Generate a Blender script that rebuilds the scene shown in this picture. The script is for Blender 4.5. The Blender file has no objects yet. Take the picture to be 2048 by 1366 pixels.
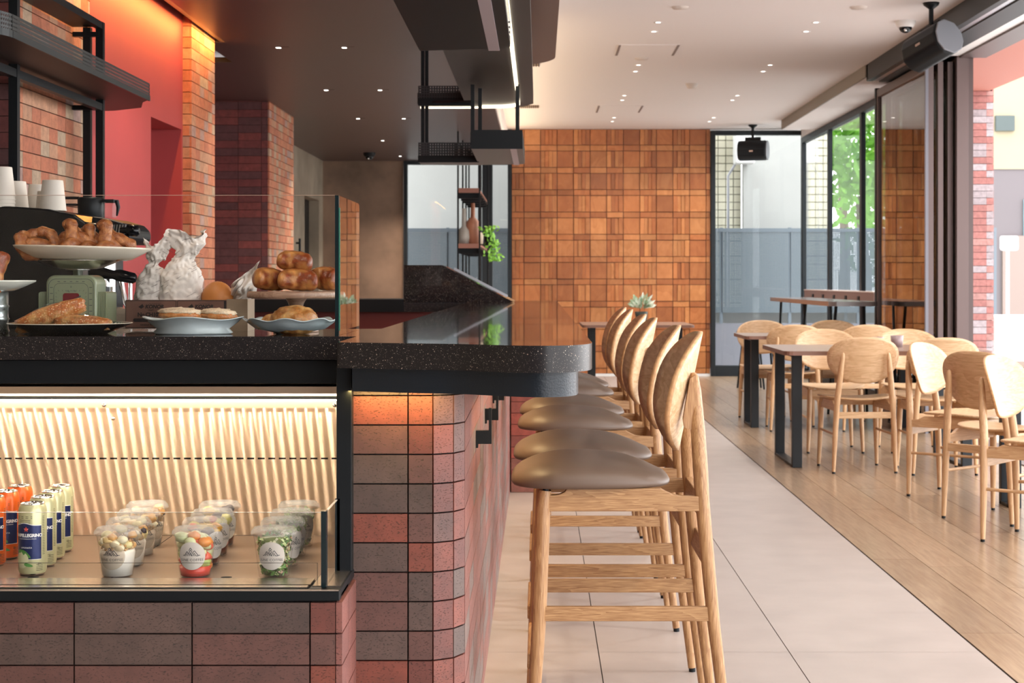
SKY = 4.6; E_WHITE = 62; E_DARK = 24; E_COVE = 18; E_LED = .05; E_LED2 = .22; E_CASE = .1; EXPO = 0.5
import bpy, bmesh, math, random
from mathutils import Vector, Matrix, noise as mnoise
R = math.radians
PI = math.pi
rnd = random.Random(7)
F = 3270.0; H = 1.17; VX = 1078.0; VY = 560.0
scene = bpy.context.scene
COL = scene.collection

# ------------------------------------------------------------------ materials
def new_mat(name):
    m = bpy.data.materials.new(name); m.use_nodes = True
    nt = m.node_tree; nt.nodes.clear()
    out = nt.nodes.new('ShaderNodeOutputMaterial')
    return m, nt, out
def N(nt, typ, **kw):
    n = nt.nodes.new(typ)
    for k, v in kw.items():
        if k.startswith('i_'):
            n.inputs[k[2:].replace('_', ' ')].default_value = v
        else:
            setattr(n, k, v)
    return n
def L(nt, a, b): nt.links.new(a, b)
def c4(c): return (c[0], c[1], c[2], 1.0)
def srgb(r, g, b):
    def f(v):
        v /= 255.0
        return v/12.92 if v <= 0.04045 else ((v+0.055)/1.055)**2.4
    return (f(r), f(g), f(b))
def mat(name, col, rough=0.5, metal=0.0, coat=0.0, spec=0.5, noise=None, bump=None, attr=False,
        emit=None, emit_s=0.0, sub=0.0, coat_rough=0.03):
    """noise=(scale, amount[, stretch vec]); bump=(scale, strength, distance)"""
    m, nt, out = new_mat(name)
    p = N(nt, 'ShaderNodeBsdfPrincipled')
    p.inputs['Base Color'].default_value = c4(col)
    p.inputs['Roughness'].default_value = rough
    p.inputs['Metallic'].default_value = metal
    p.inputs['Coat Weight'].default_value = coat
    p.inputs['Coat Roughness'].default_value = coat_rough
    p.inputs['Specular IOR Level'].default_value = spec
    if emit is not None:
        p.inputs['Emission Color'].default_value = c4(emit); p.inputs['Emission Strength'].default_value = emit_s
    L(nt, p.outputs[0], out.inputs[0])
    tc = None
    if attr or noise:
        mix = N(nt, 'ShaderNodeMix', data_type='RGBA', blend_type='MULTIPLY')
        mix.inputs[0].default_value = 1.0
        if attr:
            a = N(nt, 'ShaderNodeAttribute', attribute_name='Col'); L(nt, a.outputs['Color'], mix.inputs[6])
        else:
            mix.inputs[6].default_value = c4(col)
        if noise:
            tc = N(nt, 'ShaderNodeTexCoord'); mp = N(nt, 'ShaderNodeMapping')
            if len(noise) > 2: mp.inputs['Scale'].default_value = noise[2]
            L(nt, tc.outputs['Object'], mp.inputs[0])
            ns = N(nt, 'ShaderNodeTexNoise'); ns.inputs['Scale'].default_value = noise[0]; ns.inputs['Detail'].default_value = 5
            L(nt, mp.outputs[0], ns.inputs[0])
            rp = N(nt, 'ShaderNodeMapRange'); rp.inputs['From Min'].default_value = .3; rp.inputs['From Max'].default_value = .7
            rp.inputs['To Min'].default_value = 1-noise[1]; rp.inputs['To Max'].default_value = 1+noise[1]*.5
            L(nt, ns.outputs[0], rp.inputs[0])
            L(nt, rp.outputs[0], mix.inputs[7])
        else:
            mix.inputs[7].default_value = (1, 1, 1, 1)
        L(nt, mix.outputs[2], p.inputs['Base Color'])
    if bump:
        tc = N(nt, 'ShaderNodeTexCoord')
        ns = N(nt, 'ShaderNodeTexNoise'); ns.inputs['Scale'].default_value = bump[0]; ns.inputs['Detail'].default_value = 4
        L(nt, tc.outputs['Object'], ns.inputs[0])
        b = N(nt, 'ShaderNodeBump'); b.inputs['Strength'].default_value = bump[1]; b.inputs['Distance'].default_value = bump[2]
        L(nt, ns.outputs[0], b.inputs['Height']); L(nt, b.outputs[0], p.inputs['Normal'])
    return m
def wood_mat(name, light, dark, axis='z', scale=9.0, rough=.42, stretch=14.0, attr=False, coat=0.0, ring=.30):
    m, nt, out = new_mat(name)
    p = N(nt, 'ShaderNodeBsdfPrincipled'); p.inputs['Roughness'].default_value = rough; p.inputs['Coat Weight'].default_value = coat
    p.inputs['Coat Roughness'].default_value = .12
    L(nt, p.outputs[0], out.inputs[0])
    tc = N(nt, 'ShaderNodeTexCoord'); oi = N(nt, 'ShaderNodeObjectInfo')
    add = N(nt, 'ShaderNodeVectorMath', operation='ADD'); L(nt, tc.outputs['Object'], add.inputs[0])
    mul = N(nt, 'ShaderNodeVectorMath', operation='SCALE'); L(nt, oi.outputs['Random'], mul.inputs['Scale']); mul.inputs[0].default_value = (3.1, 5.3, 7.7)
    L(nt, mul.outputs[0], add.inputs[1])
    mp = N(nt, 'ShaderNodeMapping')
    s = [stretch, stretch, stretch]; s['xyz'.index(axis)] = 1.0
    mp.inputs['Scale'].default_value = s; L(nt, add.outputs[0], mp.inputs[0])
    n1 = N(nt, 'ShaderNodeTexNoise'); n1.inputs['Scale'].default_value = scale*.22; n1.inputs['Detail'].default_value = 3; n1.inputs['Distortion'].default_value = .6
    L(nt, mp.outputs[0], n1.inputs[0])
    # rings
    mm = N(nt, 'ShaderNodeMath', operation='MULTIPLY'); mm.inputs[1].default_value = 9.0; L(nt, n1.outputs[0], mm.inputs[0])
    fr = N(nt, 'ShaderNodeMath', operation='FRACT'); L(nt, mm.outputs[0], fr.inputs[0])
    n2 = N(nt, 'ShaderNodeTexNoise'); n2.inputs['Scale'].default_value = scale*2.2; n2.inputs['Detail'].default_value = 6
    L(nt, mp.outputs[0], n2.inputs[0])
    ad = N(nt, 'ShaderNodeMath', operation='MULTIPLY_ADD'); ad.inputs[1].default_value = ring; L(nt, fr.outputs[0], ad.inputs[0]); L(nt, n2.outputs[0], ad.inputs[2])
    mr = N(nt, 'ShaderNodeMapRange'); mr.inputs['From Min'].default_value = .38; mr.inputs['From Max'].default_value = .62+ring*.9; L(nt, ad.outputs[0], mr.inputs[0])
    mx = N(nt, 'ShaderNodeMix', data_type='RGBA'); mx.inputs[6].default_value = c4(light); mx.inputs[7].default_value = c4(dark)
    L(nt, mr.outputs[0], mx.inputs[0])
    last = mx.outputs[2]
    if attr:
        a = N(nt, 'ShaderNodeAttribute', attribute_name='Col')
        m2 = N(nt, 'ShaderNodeMix', data_type='RGBA', blend_type='MULTIPLY'); m2.inputs[0].default_value = 1.0
        L(nt, last, m2.inputs[6]); L(nt, a.outputs['Color'], m2.inputs[7]); last = m2.outputs[2]
    L(nt, last, p.inputs['Base Color'])
    b = N(nt, 'ShaderNodeBump'); b.inputs['Strength'].default_value = .12; b.inputs['Distance'].default_value = .002
    L(nt, n2.outputs[0], b.inputs['Height']); L(nt, b.outputs[0], p.inputs['Normal'])
    return m
def glass_mat(name, tint=(1, 1, 1), ior=1.45, boost=1.0, haze=0.0, rough=0.0, haze_col=(1, 1, 1)):
    m, nt, out = new_mat(name)
    t = N(nt, 'ShaderNodeBsdfTransparent'); t.inputs[0].default_value = c4(tint)
    g = N(nt, 'ShaderNodeBsdfGlossy'); g.inputs['Roughness'].default_value = rough
    fr = N(nt, 'ShaderNodeFresnel'); fr.inputs[0].default_value = ior
    mu = N(nt, 'ShaderNodeMath', operation='MULTIPLY', use_clamp=True); mu.inputs[1].default_value = boost; L(nt, fr.outputs[0], mu.inputs[0])
    ge = N(nt, 'ShaderNodeNewGeometry'); sb = N(nt, 'ShaderNodeMath', operation='SUBTRACT'); sb.inputs[0].default_value = 1; L(nt, ge.outputs['Backfacing'], sb.inputs[1])
    mb_ = N(nt, 'ShaderNodeMath', operation='MULTIPLY'); L(nt, mu.outputs[0], mb_.inputs[0]); L(nt, sb.outputs[0], mb_.inputs[1])
    mx = N(nt, 'ShaderNodeMixShader'); L(nt, mb_.outputs[0], mx.inputs[0]); L(nt, t.outputs[0], mx.inputs[1]); L(nt, g.outputs[0], mx.inputs[2])
    last = mx.outputs[0]
    if haze > 0:
        d = N(nt, 'ShaderNodeBsdfDiffuse'); d.inputs[0].default_value = c4(haze_col)
        m2 = N(nt, 'ShaderNodeMixShader'); m2.inputs[0].default_value = haze; L(nt, last, m2.inputs[1]); L(nt, d.outputs[0], m2.inputs[2]); last = m2.outputs[0]
    L(nt, last, out.inputs[0])
    return m
def emit_mat(name, col, s):
    m, nt, out = new_mat(name)
    e = N(nt, 'ShaderNodeEmission'); e.inputs[0].default_value = c4(col); e.inputs[1].default_value = s
    L(nt, e.outputs[0], out.inputs[0]); return m
def brick_mat(name, rough=.55, pit=.62, scale=210., spec=.7):
    m, nt, out = new_mat(name)
    p = N(nt, 'ShaderNodeBsdfPrincipled'); p.inputs['Roughness'].default_value = rough; p.inputs['Specular IOR Level'].default_value = spec
    L(nt, p.outputs[0], out.inputs[0])
    a = N(nt, 'ShaderNodeAttribute', attribute_name='Col')
    tc = N(nt, 'ShaderNodeTexCoord')
    mp = N(nt, 'ShaderNodeMapping'); mp.inputs['Scale'].default_value = (1, 1, 2.3); L(nt, tc.outputs['Object'], mp.inputs[0])
    n1 = N(nt, 'ShaderNodeTexNoise'); n1.inputs['Scale'].default_value = scale; n1.inputs['Detail'].default_value = 3; L(nt, mp.outputs[0], n1.inputs[0])
    n2 = N(nt, 'ShaderNodeTexNoise'); n2.inputs['Scale'].default_value = 30; n2.inputs['Detail'].default_value = 6; L(nt, tc.outputs['Object'], n2.inputs[0])
    r1 = N(nt, 'ShaderNodeMapRange'); r1.inputs['From Min'].default_value = .335; r1.inputs['From Max'].default_value = .385; r1.inputs['To Min'].default_value = 1-pit; r1.inputs['To Max'].default_value = 1.0; L(nt, n1.outputs[0], r1.inputs[0])
    r2 = N(nt, 'ShaderNodeMapRange'); r2.inputs['From Min'].default_value = .3; r2.inputs['From Max'].default_value = .7; r2.inputs['To Min'].default_value = .82; r2.inputs['To Max'].default_value = 1.18; L(nt, n2.outputs[0], r2.inputs[0])
    mu = N(nt, 'ShaderNodeMath', operation='MULTIPLY'); L(nt, r1.outputs[0], mu.inputs[0]); L(nt, r2.outputs[0], mu.inputs[1])
    mx = N(nt, 'ShaderNodeMix', data_type='RGBA', blend_type='MULTIPLY'); mx.inputs[0].default_value = 1; L(nt, a.outputs['Color'], mx.inputs[6]); L(nt, mu.outputs[0], mx.inputs[7])
    L(nt, mx.outputs[2], p.inputs['Base Color'])
    b = N(nt, 'ShaderNodeBump'); b.inputs['Strength'].default_value = .8; b.inputs['Distance'].default_value = .002
    L(nt, r1.outputs[0], b.inputs['Height']); L(nt, b.outputs[0], p.inputs['Normal'])
    return m
def terrazzo_mat(name, base, rough=.06, edge=False):
    m, nt, out = new_mat(name)
    p = N(nt, 'ShaderNodeBsdfPrincipled'); p.inputs['Roughness'].default_value = rough
    p.inputs['Coat Weight'].default_value = .6 if rough < .2 else 0; p.inputs['Specular IOR Level'].default_value = .5 if rough < .2 else .3; p.inputs['Coat Roughness'].default_value = .02
    L(nt, p.outputs[0], out.inputs[0])
    tc = N(nt, 'ShaderNodeTexCoord')
    last = None
    n0 = N(nt, 'ShaderNodeTexNoise'); n0.inputs['Scale'].default_value = 120; n0.inputs['Detail'].default_value = 3; L(nt, tc.outputs['Object'], n0.inputs[0])
    nd = N(nt, 'ShaderNodeVectorMath', operation='SCALE'); nd.inputs['Scale'].default_value = .003; L(nt, n0.outputs['Color'], nd.inputs[0])
    ad = N(nt, 'ShaderNodeVectorMath', operation='ADD'); L(nt, tc.outputs['Object'], ad.inputs[0]); L(nt, nd.outputs[0], ad.inputs[1])
    cur = None
    for sc, thr, pr, colr in ((300., .20, .80, (.50, .44, .38)), (560., .24, .74, (.26, .22, .19)), (150., .15, .80, (.40, .30, .24))):
        v = N(nt, 'ShaderNodeTexVoronoi'); v.inputs['Scale'].default_value = sc; L(nt, ad.outputs[0], v.inputs['Vector'])
        lt = N(nt, 'ShaderNodeMath', operation='LESS_THAN'); L(nt, v.outputs['Distance'], lt.inputs[0]); lt.inputs[1].default_value = thr
        sp = N(nt, 'ShaderNodeSeparateColor'); L(nt, v.outputs['Color'], sp.inputs[0])
        gt = N(nt, 'ShaderNodeMath', operation='GREATER_THAN'); L(nt, sp.outputs[0], gt.inputs[0]); gt.inputs[1].default_value = pr
        mu = N(nt, 'ShaderNodeMath', operation='MULTIPLY'); L(nt, lt.outputs[0], mu.inputs[0]); L(nt, gt.outputs[0], mu.inputs[1])
        mx = N(nt, 'ShaderNodeMix', data_type='RGBA'); L(nt, mu.outputs[0], mx.inputs[0])
        if cur is None: mx.inputs[6].default_value = c4(base)
        else: L(nt, cur, mx.inputs[6])
        mx.inputs[7].default_value = c4(colr); cur = mx.outputs[2]
    L(nt, cur, p.inputs['Base Color'])
    return m
def perf_mat(name, col, pu, pv, rad, ua='y'):
    """perforated sheet: round holes on a grid (real holes: transparent)"""
    m, nt, out = new_mat(name)
    p = N(nt, 'ShaderNodeBsdfPrincipled'); p.inputs['Base Color'].default_value = c4(col); p.inputs['Roughness'].default_value = .45
    tc = N(nt, 'ShaderNodeTexCoord'); sx = N(nt, 'ShaderNodeSeparateXYZ'); L(nt, tc.outputs['Object'], sx.inputs[0])
    def cell(sock, pitch):
        d = N(nt, 'ShaderNodeMath', operation='DIVIDE'); L(nt, sock, d.inputs[0]); d.inputs[1].default_value = pitch
        f = N(nt, 'ShaderNodeMath', operation='FRACT'); L(nt, d.outputs[0], f.inputs[0])
        s = N(nt, 'ShaderNodeMath', operation='SUBTRACT'); L(nt, f.outputs[0], s.inputs[0]); s.inputs[1].default_value = .5
        q = N(nt, 'ShaderNodeMath', operation='MULTIPLY'); L(nt, s.outputs[0], q.inputs[0]); L(nt, s.outputs[0], q.inputs[1]); return q.outputs[0]
    if ua == 'xy':
        aa = N(nt, 'ShaderNodeMath', operation='ADD'); L(nt, sx.outputs[0], aa.inputs[0]); L(nt, sx.outputs[1], aa.inputs[1]); us = aa.outputs[0]
    else: us = sx.outputs['xyz'.index(ua)]
    a = cell(us, pu); b = cell(sx.outputs[2], pv)
    s = N(nt, 'ShaderNodeMath', operation='ADD'); L(nt, a, s.inputs[0]); L(nt, b, s.inputs[1])
    lt = N(nt, 'ShaderNodeMath', operation='LESS_THAN'); L(nt, s.outputs[0], lt.inputs[0]); lt.inputs[1].default_value = rad*rad
    t = N(nt, 'ShaderNodeBsdfTransparent'); mx = N(nt, 'ShaderNodeMixShader')
    L(nt, lt.outputs[0], mx.inputs[0]); L(nt, p.outputs[0], mx.inputs[1]); L(nt, t.outputs[0], mx.inputs[2]); L(nt, mx.outputs[0], out.inputs[0])
    return m

# ------------------------------------------------------------------ mesh builder
class MB:
    def __init__(s): s.v = []; s.f = []; s.c = []; s.m = []; s.sm = []
    def add(s, vs, fs, col=None, mi=0, smooth=False):
        o = len(s.v); s.v += [tuple(v) for v in vs]
        for f in fs: s.f.append([i+o for i in f]); s.c.append(col); s.m.append(mi); s.sm.append(smooth)
        return s
    def box(s, x0, x1, y0, y1, z0, z1, col=None, mi=0):
        vs = [(x0,y0,z0),(x1,y0,z0),(x1,y1,z0),(x0,y1,z0),(x0,y0,z1),(x1,y0,z1),(x1,y1,z1),(x0,y1,z1)]
        return s.add(vs, [(3,2,1,0),(4,5,6,7),(0,1,5,4),(1,2,6,5),(2,3,7,6),(3,0,4,7)], col, mi)
    def obox(s, c, ux, uy, uz, col=None, mi=0):
        c = Vector(c); ux = Vector(ux); uy = Vector(uy); uz = Vector(uz)
        vs = [c-ux-uy-uz, c+ux-uy-uz, c+ux+uy-uz, c-ux+uy-uz, c-ux-uy+uz, c+ux-uy+uz, c+ux+uy+uz, c-ux+uy+uz]
        return s.add(vs, [(3,2,1,0),(4,5,6,7),(0,1,5,4),(1,2,6,5),(2,3,7,6),(3,0,4,7)], col, mi)
    def prism(s, pts, z0, z1, fn=None, col=None, mi=0, mi_side=None, smooth_side=False):
        """pts 2D ccw outline; fn(a,b,h)->3D"""
        fn = fn or (lambda a, b, h: (a, b, h)); n = len(pts)
        vs = [fn(a, b, z0) for a, b in pts] + [fn(a, b, z1) for a, b in pts]
        s.add(vs, [list(range(n))[::-1], list(range(n, 2*n))], col, mi)
        s.add(vs, [(i, (i+1) % n, n+(i+1) % n, n+i) for i in range(n)], col, mi if mi_side is None else mi_side, smooth_side)
        return s
    def tube(s, path, rad, seg=12, cap=True, col=None, mi=0, flat=1.0):
        """round loft along path; rad scalar or list; flat squashes the second axis"""
        P = [Vector(p) for p in path]; n = len(P)
        rr = rad if isinstance(rad, (list, tuple)) else [rad]*n
        T = []
        for i in range(n):
            a = P[max(0, i-1)]; b = P[min(n-1, i+1)]; T.append((b-a).normalized())
        up = Vector((0, 0, 1)) if abs(T[0].z) < .9 else Vector((1, 0, 0))
        u = T[0].cross(up).normalized(); vs = []
        for i in range(n):
            u = (u - T[i]*u.dot(T[i])).normalized(); w = T[i].cross(u)
            for k in range(seg):
                a = 2*PI*k/seg; vs.append(P[i] + (u*math.cos(a) + w*math.sin(a)*flat)*rr[i])
        fs = [(i*seg+k, i*seg+(k+1) % seg, (i+1)*seg+(k+1) % seg, (i+1)*seg+k) for i in range(n-1) for k in range(seg)]
        s.add(vs, fs, col, mi, True)
        if cap:
            s.add(vs[:seg], [list(range(seg))[::-1]], col, mi); s.add(vs[-seg:], [list(range(seg))], col, mi)
        return s
    def lathe(s, prof, seg=32, c=(0, 0, 0), col=None, mi=0, fn=None, smooth=True, sx=1.0, sy=1.0):
        """prof [(r,z)...]; fn(ang,r)->r factor"""
        vs = []; n = len(prof)
        for r, z in prof:
            for k in range(seg):
                a = 2*PI*k/seg; q = r*(fn(a, r, z) if fn else 1)
                vs.append((c[0]+q*math.cos(a)*sx, c[1]+q*math.sin(a)*sy, c[2]+z))
        fs = [(i*seg+k, i*seg+(k+1) % seg, (i+1)*seg+(k+1) % seg, (i+1)*seg+k) for i in range(n-1) for k in range(seg)]
        s.add(vs, fs, col, mi, smooth)
        return s
    def ico(s, c, r, sub=2, sx=1, sy=1, sz=1, rot=None, fn=None, col=None, mi=0, smooth=True):
        bm = bmesh.new(); bmesh.ops.create_icosphere(bm, subdivisions=sub, radius=1.0)
        vs = []
        for v in bm.verts:
            p = v.co.copy(); k = fn(p) if fn else 1.0
            p = Vector((p.x*sx*k*r, p.y*sy*k*r, p.z*sz*k*r))
            if rot: p = rot @ p
            vs.append(p+Vector(c))
        fs = [[v.index for v in f.verts] for f in bm.faces]; bm.free()
        return s.add(vs, fs, col, mi, smooth)
    def build(s, name, mats, parent=None, bevel=0, loc=None, bseg=2, solid=0, subsurf=0, weld=False):
        me = bpy.data.meshes.new(name); me.from_pydata(s.v, [], s.f)
        if not isinstance(mats, (list, tuple)): mats = [mats]
        for m in mats: me.materials.append(m)
        me.polygons.foreach_set('material_index', s.m); me.polygons.foreach_set('use_smooth', s.sm)
        if any(c is not None for c in s.c):
            at = me.color_attributes.new('Col', 'FLOAT_COLOR', 'CORNER'); d = []
            for p, c in zip(me.polygons, s.c):
                q = c if c is not None else (1, 1, 1)
                for _ in range(p.loop_total): d += [q[0], q[1], q[2], 1.0]
            at.data.foreach_set('color', d)
        me.update()
        if weld:
            bm = bmesh.new(); bm.from_mesh(me); bmesh.ops.remove_doubles(bm, verts=bm.verts, dist=1e-5)
            bmesh.ops.recalc_face_normals(bm, faces=bm.faces); bm.to_mesh(me); bm.free()
        o = bpy.data.objects.new(name, me); COL.objects.link(o)
        if parent: o.parent = parent
        if loc: o.location = loc
        if solid:
            sm = o.modifiers.new('thick', 'SOLIDIFY'); sm.thickness = solid; sm.offset = 0
        if bevel:
            b = o.modifiers.new('bevel', 'BEVEL'); b.width = bevel; b.segments = bseg; b.limit_method = 'ANGLE'; b.angle_limit = R(35); b.harden_normals = False
        if subsurf:
            q = o.modifiers.new('sub', 'SUBSURF'); q.levels = subsurf; q.render_levels = subsurf
        return o
def tag(o, label, cat, group=None, kind=None):
    o['label'] = label; o['category'] = cat
    if group: o['group'] = group
    if kind: o['kind'] = kind
    return o
def thing(name, label, cat, loc=(0, 0, 0), rz=0, group=None, kind=None):
    o = bpy.data.objects.new(name, None); COL.objects.link(o); o.empty_display_size = .05
    o.location = loc; o.rotation_euler = (0, 0, rz); return tag(o, label, cat, group, kind)
def struct(o, label=None, cat=None):
    o['kind'] = 'structure'
    if label: o['label'] = label
    if cat: o['category'] = cat
    return o
KIDS = {}
def copy_tree(o, parent=None):
    c = o.copy(); COL.objects.link(c); c.parent = parent
    for ch in [k for k in ALLKIDS(o)]: copy_tree(ch, c)
    return c
def ALLKIDS(o): return [k for k in bpy.data.objects if k.parent == o]
def place(src, first, loc, rz, label, group=None):
    o = src if first else copy_tree(src)
    o.location = loc; o.rotation_euler = (0, 0, rz); o['label'] = label
    if group: o['group'] = group
    return o
def text_geo(body, size, spacing=1.0, shear=0.0, bold=0.0):
    cu = bpy.data.curves.new('t', 'FONT'); cu.body = body; cu.size = size; cu.align_x = 'CENTER'; cu.align_y = 'CENTER'
    cu.space_character = spacing; cu.shear = shear; cu.resolution_u = 3; cu.offset = bold
    o = bpy.data.objects.new('t', cu); COL.objects.link(o)
    bpy.context.view_layer.update()
    me = bpy.data.meshes.new_from_object(o.evaluated_get(bpy.context.evaluated_depsgraph_get()))
    vs = [tuple(v.co) for v in me.vertices]; fs = [list(p.vertices) for p in me.polygons]
    bpy.data.objects.remove(o); bpy.data.curves.remove(cu); bpy.data.meshes.remove(me)
    return vs, fs
def text_on(mb, body, size, fn, spacing=1.0, shear=0.0, mi=0, bold=0.0, col=None):
    vs, fs = text_geo(body, size, spacing, shear, bold)
    mb.add([fn(v[0], v[1]) for v in vs], fs, col, mi)
def rr_pts(x0, x1, y0, y1, r, n=5):
    out = []
    for cx, cy, a0 in ((x1-r, y0+r, -90), (x1-r, y1-r, 0), (x0+r, y1-r, 90), (x0+r, y0+r, 180)):
        for k in range(n+1):
            a = R(a0+90*k/n); out.append((cx+r*math.cos(a), cy+r*math.sin(a)))
    return out
def spot(name, loc, energy, col, size=R(100), blend=.6, radius=.04, target=None, parent=None):
    l = bpy.data.lights.new(name, 'SPOT'); l.energy = energy; l.color = col; l.spot_size = size; l.spot_blend = blend; l.shadow_soft_size = radius
    o = bpy.data.objects.new(name, l); COL.objects.link(o); o.location = loc
    if target is not None: o.rotation_euler = (Vector(target)-Vector(loc)).to_track_quat('-Z', 'Y').to_euler()
    if parent: o.parent = parent
    return o
def area(name, loc, energy, col, sx, sy, target, spread=PI, up='Y'):
    l = bpy.data.lights.new(name, 'AREA'); l.energy = energy; l.color = col; l.shape = 'RECTANGLE'; l.size = sx; l.size_y = sy; l.spread = spread
    o = bpy.data.objects.new(name, l); COL.objects.link(o); o.location = loc
    o.rotation_euler = (Vector(target)-Vector(loc)).to_track_quat('-Z', up).to_euler()
    return o

# ------------------------------------------------------------------ palette
M = {}
M['brick'] = brick_mat('bar brick')
M['brick_wall'] = brick_mat('wall brick', rough=.8, pit=.25, scale=90)
M['joint'] = mat('dark joint', (.012, .010, .010), .9)
M['joint_red'] = mat('brown joint', (.05, .022, .016), .9)
M['terrazzo'] = terrazzo_mat('terrazzo', (.012, .010, .011), rough=.09)
M['terrazzo_edge'] = terrazzo_mat('terrazzo edge', (.012, .010, .011), rough=.30)
M['black'] = mat('black metal', (.006, .008, .010), .42, spec=.22)
M['navy'] = mat('dark leather panel', (.008, .014, .022), .36, spec=.4, bump=(240, .35, .002))
M['frame'] = mat('dark window frame', (.014, .018, .022), .45, spec=.3)
M['bronze'] = mat('bronze aluminium', (.11, .075, .07), .4, metal=.4)
M['alu'] = mat('brushed aluminium', (.45, .46, .5), .3, metal=.9)
M['steel'] = mat('steel', (.72, .66, .60), .25, metal=1.0)
M['chrome'] = mat('chrome', (.8, .8, .8), .08, metal=1.0)
M['oak'] = wood_mat('oak along', (.50, .295, .138), (.27, .128, .050), 'z', scale=11, stretch=18)
M['oak_x'] = wood_mat('oak across', (.48, .285, .135), (.27, .128, .050), 'x', scale=9, stretch=13)
M['oak_y'] = wood_mat('oak side rail', (.48, .285, .132), (.26, .125, .048), 'y', scale=11, stretch=14)
M['oak_back'] = wood_mat('oak veneer', (.72, .54, .35), (.50, .32, .17), 'x', scale=4.5, stretch=9)
M['oak_pale_x'] = wood_mat('pale oak veneer', (.68, .465, .275), (.50, .305, .155), 'x', scale=6, stretch=9)
M['oak_pale'] = wood_mat('pale oak turned', (.64, .42, .235), (.48, .275, .135), 'z', scale=6)
M['oak_pale_y'] = wood_mat('pale oak rail', (.64, .42, .235), (.48, .275, .135), 'y', scale=6)
M['ply'] = mat('plywood edge', (.60, .34, .16), .5, noise=(60, .25))
M['taupe'] = mat('taupe leather', (.125, .082, .058), .48, bump=(500, .12, .0006), spec=.5)
M['table_top'] = wood_mat('smoked oak table', (.30, .20, .155), (.20, .125, .095), 'x', scale=5, rough=.3)
M['table_edge'] = mat('table edge', (.20, .10, .07), .5)
M['white'] = mat('white plastic', (.8, .79, .78), .4)
M['ceil'] = mat('white ceiling paint', (.74, .69, .675), .85)
M['dark_ceil'] = mat('dark ceiling paint', (.095, .062, .058), .38, spec=.35, bump=(600, .05, .001))
M['red'] = mat('terracotta red paint', (.38, .050, .052), .6, noise=(3, .06))
M['red_dark'] = mat('red door paint', (.36, .03, .035), .5)
M['plaster'] = mat('brown plaster', (.27, .175, .120), .75, noise=(2.2, .45), bump=(40, .1, .002))
M['concrete'] = mat('grey plaster', (.33, .27, .20), .75, noise=(2.5, .3))
M['glass'] = glass_mat('clear glass', (.985, .99, .988), boost=.7)
M['window'] = glass_mat('window glass', (.95, .97, .97), boost=1.3)
M['door_glass'] = glass_mat('tinted door glass', (.62, .66, .64), boost=1.8)
M['clear'] = glass_mat('clear plastic', (.992, .992, .99), ior=1.4, haze=.02, boost=.9)
M['clear_lid'] = glass_mat('clear lid plastic', (.985, .985, .98), ior=1.45, haze=.20, rough=.08, boost=.8, haze_col=(.8, .8, .8))
M['green_edge'] = mat('green glass edge', (.02, .16, .11), .15, spec=.8)
M['dark_edge'] = mat('dark glass edge', (.006, .015, .018), .2)
M['ext_white'] = mat('white render', (.40, .40, .385), .8, noise=(1.5, .05))
M['fence'] = mat('grey fence', (.14, .17, .20), .6)
M['screw'] = mat('screw', (.6, .55, .5), .25, metal=1)
# ------------------------------------------------------------------ brick helper
PB = [((.160, .036, .020), 5), ((.122, .030, .020), 4), ((.078, .045, .036), 2), ((.100, .040, .031), 3), ((.066, .038, .031), 1)]
PW = [((.50, .185, .095), 5), ((.44, .145, .075), 3), ((.43, .30, .20), 2), ((.47, .24, .14), 3), ((.38, .24, .20), 1)]
PD = [((.15, .036, .033), 4), ((.10, .036, .036), 4), ((.19, .045, .038), 2)]
PX = [((.33, .13, .115), 4), ((.32, .265, .275), 2), ((.36, .18, .16), 3), ((.35, .30, .31), 1)]
def pick(pal, rg):
    t = sum(w for _, w in pal); x = rg.random()*t
    for c, w in pal:
        x -= w
        if x <= 0: break
    k = .92+.16*rg.random(); return (c[0]*k, c[1]*k, c[2]*k)
def brick_run(mb, a, b, z0, z1, pal, seed=1, bl=.232, bh=.0624, zph=.8628, gap=.0032, th=.012, lens=None, side=1, gx=None, outer=False):
    """bricks on the vertical plane a->b (xy); outward normal is to the right of a->b when side=1"""
    gx = gap if gx is None else gx
    if pal in (PW, PX): gx = .0012; gap = .0042
    rg = random.Random(seed); a = Vector((a[0], a[1], 0)); b = Vector((b[0], b[1], 0)); d = b-a; ln = d.length; d = d/ln
    n = Vector((d.y, -d.x, 0))*side
    if outer: a = a-n*th
    if lens is None:
        lens = []; t = 0
        while t < ln-1e-4: q = min(bl, ln-t); lens.append(q); t += q
    k0 = math.floor((z0-zph)/bh)
    z = zph+k0*bh
    while z < z1-1e-4:
        za = max(z, z0); zb = min(z+bh, z1)
        if zb-za > .004:
            t = 0
            for q in lens:
                c = pick(pal, rg)
                m = a+d*(t+q/2); w = th*(1+.06*(rg.random()-.5))
                mb.obox((m.x+n.x*w/2, m.y+n.y*w/2, (za+zb)/2), d*(q/2-gx/2), n*(w/2), (0, 0, (zb-za)/2-gap/2), c, 0)
                t += q
        z += bh
def wall_poly(name, a, b, z0, z1, m, th=.1, side=1, col=None):
    a = Vector((a[0], a[1], 0)); b = Vector((b[0], b[1], 0)); d = (b-a).normalized(); n = Vector((d.y, -d.x, 0))*side
    mb = MB(); q = [(a.x, a.y), (b.x, b.y), (b.x-n.x*th, b.y-n.y*th), (a.x-n.x*th, a.y-n.y*th)]
    if side < 0: q = q[::-1]
    mb.prism(q, z0, z1); return struct(mb.build(name, m))

ZC = 3.007; ZD = 2.618; YB = 19.9; XR = 3.22
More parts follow.
